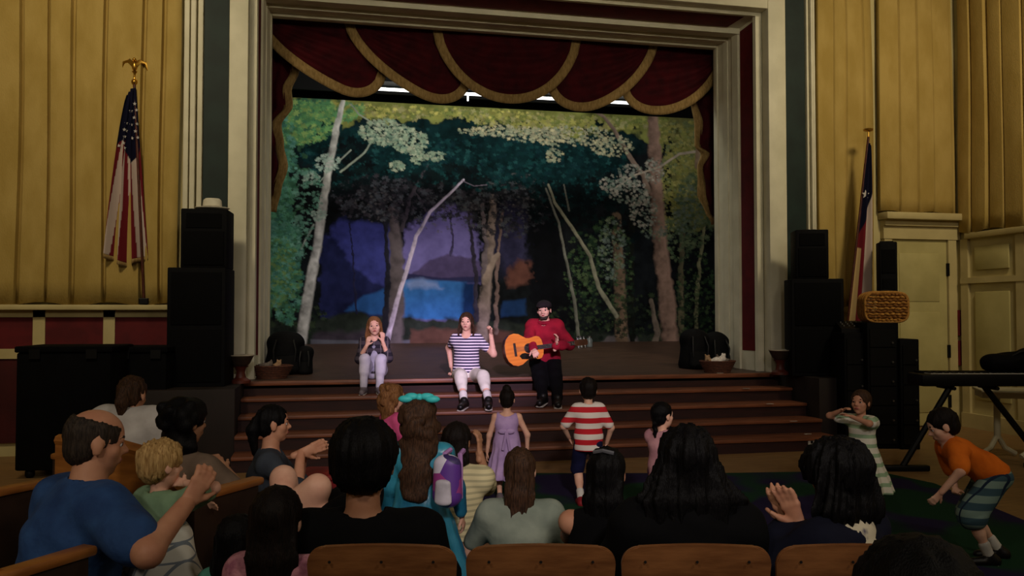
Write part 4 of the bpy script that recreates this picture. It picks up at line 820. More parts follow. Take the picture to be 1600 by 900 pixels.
# ------------------------------------------------------------------ sound gear
def cabinet(label, x, y, z, w, d, hgt, rz, kind, group='black loudspeaker cabinets'):
    o = empty('speaker_cabinet', (x, y, z), rz, label, 'speaker', group)
    MB().box(-w / 2, w / 2, -d / 2, d / 2, 0, hgt, 0.012).build('enclosure', black, o, True)
    gm = mat('speaker_grille', (6, 6, 7), 0.85, (3, 3, 4), 160, spec=0.1)
    if kind == 'sub':
        MB().box(-w / 2 + 0.04, w / 2 - 0.04, -d / 2 - 0.012, -d / 2 + 0.002, 0.05, hgt * 0.48, 0.006).build('grille', gm, o, True); MB().box(-w / 2 + 0.04, w / 2 - 0.04, -d / 2 - 0.012, -d / 2 + 0.002, hgt * 0.52, hgt - 0.05, 0.006).build('grille', gm, o, True)
    else:
        MB().box(-w / 2 + 0.03, w / 2 - 0.03, -d / 2 - 0.012, -d / 2 + 0.002, 0.03, hgt * 0.62, 0.006).build('grille', gm, o, True)
        m = MB(); m.prism([(-w * 0.38, hgt * 0.68), (w * 0.38, hgt * 0.68), (w * 0.38, hgt * 0.92), (-w * 0.38, hgt * 0.92)], -d / 2 - 0.01, -d / 2 + 0.002); m.build('horn_mouth', gm, o)
    MB().tube([(-0.08, 0, hgt), (-0.08, 0, hgt + 0.012), (0.08, 0, hgt + 0.012), (0.08, 0, hgt)], 0.008, 6).build('handle', blackm, o, True)
    for sx in (-1, 1):
        for sy in (-1, 1): MB().lathe([(0.022, -0.0), (0.02, 0.012)], (sx * (w / 2 - 0.05), sy * (d / 2 - 0.05), 0.0), 8).build('foot', blackm, o)
    return o
def span(u0, u1, d): return (at_d(u0, 500, d), at_d(u1, 500, d))
a, b = span(270, 356, 9.25); c = (a + b) / 2
cabinet('wide black bass cabinet at the bottom of the left speaker stack', c.x, c.y + 0.1, STG, (b - a).length, 0.55, at_d(312, 419, 9.2).z - STG, R(-4), 'sub')
ztl = at_d(312, 419, 9.2).z; a, b = span(287, 356, 9.25); c2 = (a + b) / 2; htl = at_d(312, 327, 9.2).z
cabinet('black speaker on the left stack with a white hat on it', c2.x, c2.y + 0.1, ztl, (b - a).length, 0.42, htl - ztl, R(-4), 'top')
a, b = span(1239, 1317, 10.75); c = (a + b) / 2
cabinet('wide black bass cabinet at the bottom of the right speaker stack', c.x, c.y + 0.1, STG, (b - a).length, 0.5, at_d(1278, 436, 10.7).z - STG, R(-20), 'sub')
ztr = at_d(1278, 436, 10.7).z; a, b = span(1248, 1297, 10.75); c3 = (a + b) / 2
cabinet('small black speaker standing on top of the right stack', c3.x, c3.y + 0.1, ztr, (b - a).length, 0.36, at_d(1278, 359, 10.7).z - ztr, R(-20), 'top')
# white hat on the left stack
hatm = mat('hat_felt', (214, 208, 190), 0.8, (196, 190, 170), 8); ho = empty('hat', (c2.x + 0.05, c2.y + 0.05, htl + 0.012), 0, 'white brimmed hat lying on the left speaker stack', 'hat')
MB().lathe([(0.10, 0.012), (0.165, 0.0), (0.185, 0.012), (0.18, 0.018), (0.14, 0.008), (0.105, 0.016)], n=28, sy=0.85).build('brim', hatm, ho, True)
MB().lathe([(0.105, 0.01), (0.102, 0.05), (0.095, 0.10), (0.075, 0.118), (0.03, 0.108), (0.002, 0.104)], n=28, sy=0.85).build('crown', hatm, ho, True); MB().lathe([(0.107, 0.012), (0.108, 0.032), (0.103, 0.033)], n=28, sy=0.85).build('band', mat('hat_band', (150, 140, 120), 0.8), ho, True)
# big black cases along the left wall
def case(label, u0, u1, vt, d, dep, rz, name='road_case'):
    a, b = span(u0, u1, d); zt = at_d((u0 + u1) / 2, vt, d).z; c = (a + b) / 2; w = (b - a).length
    o = empty(name, (c.x, c.y + dep / 2, 0), rz, label, 'case', 'black cases left of the stage'); mm = mat('case_cloth', (7, 7, 9), 0.9, (4, 4, 6), 6, spec=0.1)
    MB().box(-w / 2, w / 2, -dep / 2, dep / 2, 0.08, zt - 0.06, 0.02).build('case_body', mm, o, True); MB().box(-w / 2 - 0.015, w / 2 + 0.015, -dep / 2 - 0.015, dep / 2 + 0.015, zt - 0.06, zt, 0.015).build('case_lid', mm, o, True)
    for sx in (-1, 1):
        MB().box(sx * w * 0.3 - 0.05, sx * w * 0.3 + 0.05, -dep / 2 - 0.02, -dep / 2, zt - 0.12, zt - 0.03).build('latch', blackm, o)
        for sy in (-1, 1): MB().lathe([(0.03, 0), (0.045, 0.02), (0.045, 0.06), (0.03, 0.085)], (sx * (w / 2 - 0.1), sy * (dep / 2 - 0.1), 0), 10).build('caster', blackm, o, True)
    return o
case('large flat-topped black case under the red wall panels', 36, 176, 541, 8.2, 0.62, R(-6))
case('black case between the large flat-topped case and the left speaker stack', 186, 264, 542, 8.75, 0.6, R(-6))
# right side: thin column speaker, equipment rack, amplifier, basket, mixer
p = at_d(1386, 460, 11.0); cabinet('narrow upright black speaker behind the wicker basket', p.x, p.y, 1.25, 0.21, 0.25, at_d(1386, 379, 11.0).z - 1.25, R(-25), 'top')
o = empty('equipment_shelf', (p.x, p.y + 0.02, 0), R(-25), 'tall dark shelf unit carrying the narrow upright speaker', 'shelf')
for z in (0.05, 0.6, 1.23): MB().box(-0.36, 0.2, -0.2, 0.2, z - 0.02, z + 0.02).build('shelf_board', black, o)
for sx in (-0.35, 0.17): MB().box(sx, sx + 0.03, -0.2, 0.2, 0, 1.21).build('side_panel', black, o)
def rack(label, u0, u1, vt, d, dep, rz, units=6):
    a, b = span(u0, u1, d); zt = at_d((u0 + u1) / 2, vt, d).z; c = (a + b) / 2; w = (b - a).length; o = empty('equipment_rack', (c.x, c.y + dep / 2, 0), rz, label, 'rack', 'black equipment racks')
    MB().box(-w / 2, w / 2, -dep / 2, dep / 2, 0, zt, 0.01).build('rack_case', black, o, True)
    for i in range(units): 
        z0 = 0.06 + (zt - 0.12) * i / units; q = MB().box(-w / 2 + 0.03, w / 2 - 0.03, -dep / 2 - 0.012, -dep / 2 + 0.002, z0, z0 + (zt - 0.12) / units - 0.015).build('rack_unit', blackm, o)
        MB().lathe([(0.012, 0), (0.012, 0.02)], n=8, M=Matrix.Translation((w * 0.3, -dep / 2 - 0.012, z0 + 0.05)) @ Matrix.Rotation(R(90), 4, 'X')).build('knob', steel, q)
    return o, c, zt
_, rc1, rz1 = rack('black equipment rack under the wicker basket', 1360, 1408, 504, 10.0, 0.42, R(-12)); _, rc2, rz2 = rack('lower black rack standing right of the basket rack', 1411, 1441, 530, 9.95, 0.42, R(-12), 5); rack('black rack beside the right speaker stack', 1324, 1357, 520, 10.1, 0.42, R(-12), 4)
mx = at_d(1352, 505, 10.2); o = empty('mixer', (mx.x, mx.y + 0.2, at_d(1342, 520, 10.2).z), R(-22), 'small dark mixing desk with lit knobs left of the basket', 'mixer')
MB().prism([(-0.2, 0.0), (0.2, 0.0), (0.2, 0.14), (-0.2, 0.05)], -0.2, 0.2, Matrix.Rotation(R(90), 4, 'Z')).build('desk_body', blackm, o)
kn = MB().lathe([(0.01, 0), (0.009, 0.018)], n=8).mesh('knob', steel)
for i in range(6):
    for j in range(3): link('knob', kn, o, (-0.15 + 0.06 * i, -0.1 + 0.09 * j, 0.075 + 0.02 * j))
MB().sph((0.1, -0.19, 0.06), 0.012).build('indicator', glow('indicator', (255, 190, 170), 1.2), o); MB().sph((0.13, -0.19, 0.06), 0.009).build('indicator', glow('indicator2', (255, 120, 90), 1.0), o)
# wicker basket lying on its side: woven rows round a rounded hamper
bc = at_d(1398, 480, 10.0); bk = empty('wicker_basket', (bc.x, bc.y + 0.22, rz1 + 0.002), R(-20), 'rounded honey-coloured wicker basket on the black rack', 'basket')
wick = [mat('wicker_light', (196, 142, 66), 0.7, (160, 110, 48), 30), mat('wicker_dark', (150, 100, 44), 0.7, (116, 74, 32), 30)]
W0, H0, D0 = 0.50, 0.36, 0.3
def outline(t, s=1.0):                                # rounded D shape in x, z
    a = 2 * math.pi * t; e = 0.5; cx, sx = math.cos(a), math.sin(a); return (s * W0 / 2 * math.copysign(abs(cx) ** e, cx), H0 / 2 + s * H0 / 2 * math.copysign(abs(sx) ** e, sx))
for r_ in range(9):                                   # hoops round the side
    y = -D0 / 2 + D0 * r_ / 8; q = 1.0 - 0.03 * abs(r_ - 4) / 4; m = MB(); m.tube([(outline(k / 36, q)[0], y + 0.006 * math.sin(k * math.pi), outline(k / 36, q)[1]) for k in range(37)], 0.017, 6); m.build('hoop', wick[r_ % 2], bk, True)
for r_ in range(10):                                  # woven face rows, in and out
    z = 0.03 + (H0 - 0.06) * r_ / 9; hw = W0 / 2 * (1 - (abs(z - H0 / 2) / (H0 / 2)) ** 3.5 * 0.55) - 0.012; pts = [(-hw + 2 * hw * k / 30, -D0 / 2 - 0.004 + 0.011 * math.sin(k * 1.55 + math.pi * (r_ % 2)), z + 0.004 * math.sin(k)) for k in range(31)]; MB().tube(pts, 0.0155, 6).build('weave_row', wick[r_ % 2], bk, True)
MB().tube([(W0 / 2 * math.cos(a) * 1.03, -D0 / 2 + 0.02, H0 / 2 + H0 / 2 * math.sin(a) * 1.1) for a in [R(-30) + R(200) * k / 20 for k in range(21)]], 0.01, 6).build('handle', blackm, bk, True)
# keyboard on its stand, bag on it
kl = at_d(1441, 578, 8.5); kr = at_d(1660, 578, 8.5); kd = (kr - kl); ky = empty('keyboard', (kl.x, kl.y, 0), math.atan2(kd.y, kd.x), 'long black electronic keyboard on a folding stand', 'keyboard'); kz = at_d(1500, 604, 8.5).z; kh = 0.12; kw = 1.4
MB().box(0, kw, 0, 0.34, kz, kz + kh, 0.015).build('keyboard_case', blackm, ky, True); MB().box(0.06, kw - 0.06, 0.2, 0.3, kz + kh - 0.001, kz + kh + 0.02).build('control_panel', black, ky)
wk = MB().box(-0.0105, 0.0105, 0, 0.14, 0, 0.012).mesh('white_key', mat('key_white', (210, 206, 196), 0.4)); bkk = MB().box(-0.006, 0.006, 0.05, 0.14, 0.01, 0.024).mesh('black_key', blackm)
for i in range(52):
    link('white_key', wk, ky, (0.11 + i * 0.0225, 0.03, kz + kh - 0.004))
    if i % 7 not in (2, 6): link('black_key', bkk, ky, (0.121 + i * 0.0225, 0.03, kz + kh - 0.004))
stnd = empty('keyboard_stand', (kl.x, kl.y, 0), math.atan2(kd.y, kd.x), 'black folding cross stand under the keyboard', 'stand')
for s, y in ((1, 0.1), (-1, 0.24)):
    x0, x1 = (0.02, 0.36) if s > 0 else (0.36, 0.02)
    MB().tube([(-0.16 + 0.0, y, 0.05), (0.32, y, kz - 0.02)] if s > 0 else [(1.35, y, 0.05), (0.75, y, kz - 0.02)], 0.032, 8).build('leg', blackm, stnd, True)
MB().tube([(0.32, 0.0, kz - 0.02), (0.32, 0.34, kz - 0.02)], 0.02, 8).build('support_bar', blackm, stnd, True); MB().tube([(0.75, 0.0, kz - 0.02), (0.75, 0.34, kz - 0.02)], 0.02, 8).build('support_bar', blackm, stnd, True)
MB().box(-0.36, 0.1, 0.06, 0.14, 0.0, 0.06, 0.015).build('foot_bar', blackm, stnd, True); MB().box(1.15, 1.5, 0.2, 0.28, 0.0, 0.06, 0.015).build('foot_bar', blackm, stnd, True)
bp_ = at_d(1580, 575, 8.6); bg = empty('bag', (bp_.x + 0.1, bp_.y + 0.06, kz + kh + 0.02), math.atan2(kd.y, kd.x), 'slumped black bag lying on top of the keyboard', 'bag')
sdf_obj('bag_body', black, bg, [el((-0.25, 0, 0.085), (0.3, 0, 0.12), (0, 1, 0), (0.13, 0.085), (0.15, 0.12)), rc((0.12, 0, 0.15), (0.35, 0.02, 0.19), 0.09, 0.1)], 0.012, k=0.05, cuts=[((0, 0, -1), (0, 0, 0.0))], noise=wob(0.006, 25)); MB().tube([(-0.1, -0.08, 0.14), (0.0, -0.1, 0.2), (0.15, -0.1, 0.22), (0.25, -0.08, 0.2)], 0.012, 6).build('strap', blackm, bg, True)
# white table with splayed legs behind the keyboard
tw = mat('white_table', (198, 192, 164), 0.6, (184, 176, 148), 5); tp_ = at_d(1560, 690, 9.4); tb = empty('side_table', (tp_.x + 0.12, tp_.y, 0), R(-30), 'pale table with forked splayed legs behind the keyboard', 'table')
MB().box(-0.3, 0.9, -0.25, 0.25, 0.72, 0.75, 0.01).build('table_top', tw, tb, True)
for x in (-0.1, 0.3, 0.7):
    MB().tube([(x, 0, 0.72), (x, 0, 0.2)], 0.035, 10).build('leg', tw, tb, True)
    for s in (-1, 1): MB().tube([(x, 0, 0.24), (x + s * 0.08, s * 0.05, 0.1), (x + s * 0.2, s * 0.12, 0.028)], 0.028, 8).build('leg_foot', tw, tb, True)
MB().box(-0.28, 0.88, -0.2, 0.2, 0.66, 0.72).build('apron', tw, tb)

# ------------------------------------------------------------------ flags
def flag(label, kind, top, bot, seed):
    """a flag hanging from its pole in soft folds"""
    top, bot = Vector(top), Vector(bot); rt = empty('flag_pole', bot, 0, label, 'flag', 'flags on poles'); ax = (top - bot); L = ax.length
    MB().tube([(0, 0, 0), ax], 0.016, 10).build('pole', mat('pole_wood', (84, 40, 26), 0.4, (62, 28, 18), 20), rt, True)
    T_ = ax
    if kind == 'stars':
        fn = MB().sph(T_ + Vector((0, 0, 0.03)), 0.035).lathe([(0.03, 0), (0.012, 0.03), (0.012, 0.10), (0.03, 0.13)], T_ + Vector((0, 0, 0.02)), 10).build('finial', gold, rt, True)
        e = MB(); c = T_ + Vector((0, 0, 0.21)); e.sph(c, 0.04, sc=(0.8, 0.8, 1.4)).sph(c + Vector((0, -0.02, 0.07)), 0.022)
        for s in (-1, 1): e.tube([c, c + Vector((s * 0.06, 0.01, 0.06)), c + Vector((s * 0.115, 0.02, 0.04)), c + Vector((s * 0.135, 0.02, -0.04))], [0.03, 0.028, 0.022, 0.006], 6)
        e.build('eagle', gold, fn, True)
    else:
        MB().tube([T_, T_ + Vector((0, 0, 0.08))], 0.012, 8).lathe([(0.02, 0.07), (0.06, 0.085), (0.065, 0.105), (0.02, 0.12)], T_, 12).build('finial', gold, rt, True)
    n, k = 90, 150; P = np.zeros((n, k, 3)); C = np.zeros((n, k, 3)); B = []; 
    blue, red, white = s2l((16, 17, 38)), s2l((108, 30, 38)), s2l((186, 168, 158))
    t = np.linspace(0, 1, k); s = np.linspace(0, 1, n); S_, T2 = np.meshgrid(s, t, indexing='ij')
    if kind == 'stars':
        top_z, H_, wl, wr = 0.985, 0.80, 0.0, 0.0
        width = 0.06 + 0.36 * T2 ** 0.8; x = -width * (S_ ** 0.9) + 0.045 * T2; lowr = 1.0 - 0.10 * np.abs(S_ - 0.45)
        fold = 0.055 * np.sin(S_ * 17 + 0.8 * T2) * (0.25 + 0.75 * T2); z = L * top_z - T2 * L * H_ * lowr - 0.10 * S_ * (1 - T2); x = x + 0.02 * np.sin(S_ * 17 + 1.2)
        d = S_ * 1.15 + 0.30 * T2 * (1 - S_) ; st_ = np.floor((S_ * 7.5 - T2 * 1.6 * (S_ > 0.55) + 0.9 * T2 * (S_ <= 0.55) + 10)).astype(int) % 2
        C[:] = np.where((st_ == 0)[..., None], red, white); canton = T2 < 0.36 + 0.08 * np.sin(S_ * 6); C[canton] = blue; slit = 0
    else:
        width = 0.03 + 0.36 * T2 ** 0.85; x = 0.0 + width * S_ + 0.0; fold = 0.05 * np.sin(S_ * 13 + 0.6) * (0.2 + 0.8 * T2); z = L * 0.975 - T2 * L * 0.83 * (1 - 0.06 * (S_ - 0.6) ** 2) - 0.05 * S_ * (1 - T2)
        C[:] = white; C[(S_ < 0.36)] = red; C[(T2 < 0.2 + 0.3 * (1 - S_))] = blue; C[(T2 > 0.86 - 0.03 * np.sin(S_ * 9)) & (S_ > 0.2)] = red; C[(S_ < 0.22) & (T2 > 0.55)] = s2l((190, 160, 110))
    # follow the pole's lean
    fr = z / L; px_, py_ = ax.x * fr, ax.y * fr
    P[..., 0] = px_ + x; P[..., 1] = py_ - 0.03 + fold; P[..., 2] = ax.z * fr
    cl = thick(link('flag_cloth', gridmesh('flag_cloth', P, painted('flag_print'), True, C), rt), 0.004)
    star = []
    for i in range(10): a = math.pi / 2 + i * math.pi / 5; r_ = 1.0 if i % 2 == 0 else 0.42; star.append((r_ * math.cos(a), r_ * math.sin(a)))
    def put_star(i, j, r_):
        p = P[i, j]; q = Vector((p[0], p[1] - 0.012, p[2])); m = MB(); m.prism([(a * r_, b * r_) for a, b in star], -0.003, 0.003, Matrix.Translation(q)); m.build('star', mat('star_white', (190, 184, 180), 0.8), cl)
    if kind == 'stars':
        for j, i in ((14, 8), (20, 16), (20, 4), (26, 10), (32, 16), (32, 5), (38, 9), (44, 15), (44, 5), (28, 48), (34, 56), (40, 50), (46, 58), (34, 68), (42, 70), (50, 64), (48, 80)): put_star(i, j, 0.022)
    else: put_star(16, 40, 0.06)
    if kind == 'stars':
        F_ = P[:, -1:, :] + np.array([[[0, -0.003, 0.0]], [[0, -0.003, -0.05]]]).transpose(1, 0, 2).reshape(1, 2, 3)
    else: F_ = P[:, -1:, :] + np.array([[0, -0.003, 0.0], [0, -0.003, -0.05]]).reshape(1, 2, 3)
    thick(link('fringe', gridmesh('fringe', F_, fringe), rt), 0.006)
    return rt
fy = 10.33
tl, bl = at_Y(210, 132, fy), at_Y(225, 481, fy); bl.z = 1.685; f1 = flag('striped flag with stars hanging furled on an eagle-topped pole', 'stars', tl, bl, 1)
MB().box(-0.05, 0.05, -0.04, 0.04, 0.0, 0.07, 0.008).build('socket', blackm, f1)
tl, bl = at_Y(1357, 214, 10.0), at_Y(1328, 472, 10.0); dv = (bl - tl); bl = tl + dv * ((tl.z - STG) / (tl.z - bl.z)); flag('blue, white and red flag on a leaning pole behind the right speakers', 'lone', tl, bl, 2)

# ------------------------------------------------------------------ things lying on the stage
def urn(label, u, d, v, s=1.0):
    p = at_d(u, v, d); o = empty('pedestal_bowl', (p.x, p.y, STG), 0, label, 'bowl', 'bowls on wooden pedestals')
    MB().lathe([(0.11, 0), (0.11, 0.03), (0.06, 0.06), (0.045, 0.12), (0.06, 0.17), (0.09, 0.19)], n=16).build('pedestal', mat('pedestal_wood', (92, 40, 28), 0.5, (70, 30, 20), 10), o, True)
    MB().lathe([(0.07, 0.19), (0.1, 0.22), (0.135, 0.29), (0.145, 0.31), (0.135, 0.31), (0.1, 0.26), (0.02, 0.235)], n=20).build('bowl', mat('bowl_dark', (54, 44, 36), 0.35, (40, 32, 26), 10), o, True); MB().lathe([(0.146, 0.305), (0.15, 0.312), (0.143, 0.318), (0.137, 0.312)], n=20).build('rim', mat('bowl_rim', (176, 164, 142), 0.4), o, True)
urn('dark bowl with pale rim on a pedestal at the right end of the stage lip', 1219, 10.95, 575); urn('dark bowl on a pedestal beside the left proscenium pillar', 376, 9.6, 590)
def soft_bag(label, u, v, d, w, dp, hgt, name='backpack'):
    p = at_d(u, v, d); z = STG + max(0, (p.y - 10.9) / 4.4 * RAKE); o = empty(name, (p.x, p.y, z - 0.002), 0, label, 'bag', 'black bags on the stage')
    sdf_obj('bag_body', black, o, [el((0, 0, hgt * 0.12), (0, 0, hgt * 0.75), (1, 0, 0), (w / 2, dp / 2), (w / 2 * 0.86, dp / 2 * 0.8)), rc((-w * 0.25, 0, hgt * 0.82), (w * 0.25, 0, hgt * 0.82), hgt * 0.16)], 0.016, k=0.08, cuts=[((0, 0, -1), (0, 0, 0))], noise=wob(0.006, 14))
    sdf_obj('pocket', black, o, [el((0, -dp * 0.45, hgt * 0.12), (0, -dp * 0.42, hgt * 0.4), (1, 0, 0), (w * 0.36, dp * 0.16), (w * 0.33, dp * 0.12))], 0.014, k=0.02, cuts=[((0, 0, -1), (0, 0, 0))])
    for s in (-1, 1): MB().tube([(s * w * 0.2, -dp * 0.36, hgt * 0.86), (s * w * 0.26, -dp * 0.52, hgt * 0.6), (s * w * 0.24, -dp * 0.5, hgt * 0.3)], 0.014, 6).build('strap', blackm, o, True)
    MB().tube([(-0.05, 0, hgt * 0.97), (0, 0, hgt * 1.04), (0.05, 0, hgt * 0.97)], 0.012, 6).build('handle', blackm, o, True)
soft_bag('large rounded black bag beside the left birch', 446, 570, 10.9, 0.52, 0.4, 0.5); soft_bag('lower black bag leaning right of the rounded one at left', 476, 573, 10.9, 0.22, 0.3, 0.33)
soft_bag('tall black bag standing at the foot of the big painted tree', 1085, 565, 12.0, 0.44, 0.4, 0.52); soft_bag('slouched black bag leaning on the right proscenium band', 1118, 562, 12.1, 0.42, 0.4, 0.46)
def basket(label, u, v, d, toys, white=True):
    p = at_d(u, v, d); o = empty('toy_basket', (p.x, p.y, STG), 0, label, 'basket', 'baskets of toys'); bm_ = mat('basket_brown', (88, 50, 34), 0.8, (60, 34, 24), 40)
    for i in range(7): q = 0.13 + 0.009 * i; MB().tube([(q * 1.3 * math.cos(a), q * math.sin(a), 0.015 + 0.022 * i) for a in [2 * math.pi * k / 24 for k in range(25)]], 0.0135, 6).build('weave_row', bm_, o, True)
    MB().lathe([(0.14, 0.002), (0.14, 0.014), (0.005, 0.014)], n=20, sx=1.25).build('basket_base', bm_, o)
    for i, (x, y, r_, c) in enumerate(toys):
        t = empty('stuffed_toy', (p.x + x, p.y + y, STG + 0.15), i * 1.3, c[1], 'toy', 'stuffed toys in the stage baskets')
        sdf_obj('toy_body', c[0], t, [eo((0, 0, 0), (r_ * 1.3, r_, r_ * 0.9)), rc((r_ * 1.2, 0, r_ * 0.5), (r_ * 1.3, 0, r_ * 0.55), r_ * 0.75), rc((r_ * 1.5, r_ * 0.3, r_ * 1.0), (r_ * 1.6, r_ * 0.5, r_ * 1.5), r_ * 0.25), rc((r_ * 1.5, -r_ * 0.3, r_ * 1.0), (r_ * 1.6, -r_ * 0.5, r_ * 1.5), r_ * 0.25), rc((-r_, 0, 0), (-r_ * 1.8, 0.02, r_ * 0.5), r_ * 0.3, r_ * 0.2)], 0.01, k=0.02, noise=wob(0.003, 60))
plw = mat('plush_white', (226, 216, 206), 0.95, (196, 184, 174), 40, bump=0.4); plt = mat('plush_tan', (166, 132, 98), 0.95, (130, 100, 74), 40, bump=0.4); plg = mat('plush_grey', (120, 108, 98), 0.95, (92, 82, 74), 40, bump=0.4)
basket('brown wicker basket with white plush toys by the slouched black bag', 1121, 570, 11.35, [(-0.02, -0.03, 0.06, (plw, 'white plush toy on top of the right basket')), (-0.12, 0.02, 0.05, (plt, 'tan plush toy at the left side of the right basket')), (0.1, 0.03, 0.05, (plg, 'grey plush toy at the right side of the right basket'))])
basket('brown basket with small plush toys before the rounded black bag at left', 425, 576, 10.3, [(-0.08, 0.0, 0.045, (plg, 'grey plush toy at the left side of the left basket')), (0.06, -0.02, 0.045, (plt, 'tan plush toy at the right side of the left basket'))])
p = at_z(1155, 571, STG); o = empty('yellow_bag', (p.x, p.y + 0.05, STG), R(-10), 'small bright yellow bag beside the right basket', 'bag')
ym = mat('yellow_plastic', (232, 208, 44), 0.5, (206, 178, 24), 8); MB().prism([(-0.1, 0), (0.1, 0), (0.075, 0.17), (0.02, 0.2), (-0.08, 0.165)], -0.05, 0.05).build('bag_body', ym, o); MB().tube([(-0.04, 0, 0.16), (-0.03, 0, 0.24), (0.02, 0, 0.25), (0.04, 0, 0.17)], 0.008, 6).build('handle', blackm, o, True)
p = at_z(1190, 572, STG); tag(MB().box(p.x - 0.09, p.x + 0.09, p.y, p.y + 0.12, STG, STG + 0.04, 0.012).build('foot_pedal', blackm, None, True), 'small flat dark pedal at the base of the right proscenium pillar', 'pedal')
glm = mat('jar_glass', (120, 128, 132), 0.15, (96, 104, 110), 8, spec=0.8)
for u, lab in ((906, 'left'), (921, 'right')):
    p = at_z(u, 547, STG + 0.14); zz = STG + max(0, (p.y - 10.9) / 4.4 * RAKE); o = empty('glass_jar', (p.x, p.y, zz), 0, 'small glass jar behind the guitarist, %s one of two' % lab, 'jar', 'glass jars on the stage'); MB().lathe([(0.05, 0), (0.055, 0.01), (0.055, 0.12), (0.04, 0.15), (0.04, 0.17), (0.03, 0.17), (0.03, 0.14), (0.045, 0.1), (0.045, 0.02)], n=16).build('jar_body', glm, o, True); MB().lathe([(0.042, 0.165), (0.044, 0.19), (0.01, 0.192)], n=16).build('lid', steel, o, True)

# ------------------------------------------------------------------ seats and pews
ply = mat('seat_plywood', (146, 96, 56), 0.38, (110, 68, 38), 5, (1, 1, 5), bump=0.05, spec=0.5); iron = mat('cast_iron', (30, 26, 24), 0.5, (22, 18, 17), 12)
def seat_mesh_back():
    w, hgt, r_ = 0.232, 0.46, 0.055; out = [(-w + 0.02, -hgt), (w - 0.02, -hgt)]
    for k in range(9): a = math.pi / 2 * k / 8; out.append((w - r_ + r_ * math.cos(a), -r_ + r_ * math.sin(a)))
    for k in range(1, 6): out.append((w - r_ - (2 * w - 2 * r_) * k / 6, 0.006 * math.sin(math.pi * k / 6)))
    for k in range(9): a = math.pi / 2 + math.pi / 2 * k / 8; out.append((-w + r_ + r_ * math.cos(a), -r_ + r_ * math.sin(a)))
    m = MB(); m.prism(out, 0.0, 0.016)
    bmesh.ops.bevel(m.bm, geom=[e for e in m.bm.edges if abs(e.verts[0].co.y - e.verts[1].co.y) < 1e-6], offset=0.004, segments=2, affect='EDGES')
    return m.mesh('seat_back', ply, True)
SB = seat_mesh_back(); SEATM = MB().box(-0.21, 0.21, 0.04, 0.42, 0.40, 0.425, 0.01).mesh('seat', ply, True)
BOLT = MB().lathe([(0.005, 0), (0.004, 0.003)], n=8, M=Matrix.Rotation(R(90), 4, 'X')).mesh('bolt', iron)
ARM = MB().box(-0.025, 0.025, 0.02, 0.36, 0.60, 0.625, 0.01).mesh('armrest', ply, True); STD = MB().prism([(0.0, 0.0), (0.34, 0.0), (0.3, 0.05), (0.2, 0.12), (0.22, 0.35), (0.33, 0.58), (0.3, 0.6), (0.02, 0.6), (0.0, 0.74), (-0.03, 0.74), (0.06, 0.3)], -0.012, 0.012, Matrix.Rotation(R(90), 4, 'Z')).mesh('side_standard', iron)
def seat(label, u, d, rz, zt):
    p = at_d(u, 855, d); o = empty('auditorium_seat', (p.x, p.y, 0), rz, label, 'seat', 'wooden folding seats in the near row')
    link('seat_back', SB, o, (0, 0, zt), (R(-9) * -1, 0, 0)); link('seat', SEATM, o); 
    for x in (-0.16, 0.0, 0.16): link('bolt', BOLT, o, (x, -0.003 - 0.0, zt - 0.045 + 0.0))
    for s in (-1, 1): link('side_standard', STD, o, (s * 0.236, 0, 0))
    link('armrest', ARM, o, (0.236, 0, 0))
for u, lab in ((596, 'behind the dark-haired man'), (845, 'behind the grey-shirted woman'), (1089, 'behind the broad black-haired woman'), (1332, 'behind the clapping woman')):
    p = at_d(u, 855, 2.65); seat('wooden folding seat with rounded plywood back ' + lab, u, 2.65, -YAW, p.z)
pewm = mat('pew_oak', (168, 106, 48), 0.4, (128, 76, 32), 4, (1, 1, 6), spec=0.4); pewd = mat('pew_shaded_end', (58, 40, 28), 0.6, (42, 28, 20), 4)  # second one is the oak darkened: shade of the unlit end panels as colour
PEWH = R(35)
def pew(label, P, L, zt, za, dep=0.36, back=pewm):
    """bench seen from behind: aisle end at P, running off to the left; back board top zt sloping down to za at the aisle end"""
    o = empty('pew', (P[0], P[1], 0), -PEWH, label, 'pew', 'wooden pews at left')
    top = [(-L, zt), (-0.42, zt), (-0.28, zt - 0.02), (-0.12, za + 0.05), (0.0, za)] if zt > za else [(-L, zt), (0.0, za)]
    MB().prism([(0.0, 0.25), (-L, 0.25)] + [(x, z - 0.03) for x, z in top], -0.018, 0.018).build('back_board', back, o)
    MB().tube([(x, 0, z - 0.02) for x, z in top], 0.026, 8).build('cap_rail', pewm, o, True); MB().box(-L, -0.03, 0.02, 0.42, 0.41, 0.45, 0.01).build('seat', pewm, o, True)
    for x, m in ((0.0, pewd), (-L, pewd)):
        MB().box(x - 0.022, x + 0.022, -0.03, dep, 0, za - 0.03).build('end_panel', m, o); MB().box(x - 0.035, x + 0.035, -0.04, dep + 0.03, za - 0.035, za, 0.012).build('arm_cap', pewm, o, True)
q0 = at_z(0, 892, 0.80); pew('pew with a bright arm cap at the bottom left corner', q0, 1.3, 0.80, 0.80, 0.30)
q0 = at_z(306, 770, 0.85); pew('glowing oak pew whose shade-coloured end panel stands beside the bare knees', q0, 0.78, 1.04, 0.85)
q0 = at_z(-10, 764, 0.82); pew('pew end at the left edge beyond the blue-shirted man', q0, 0.7, 0.82, 0.82, 0.3)
pew('low pew seating the white-shirted woman', (-0.99, 4.92), 0.55, 0.80, 0.80)
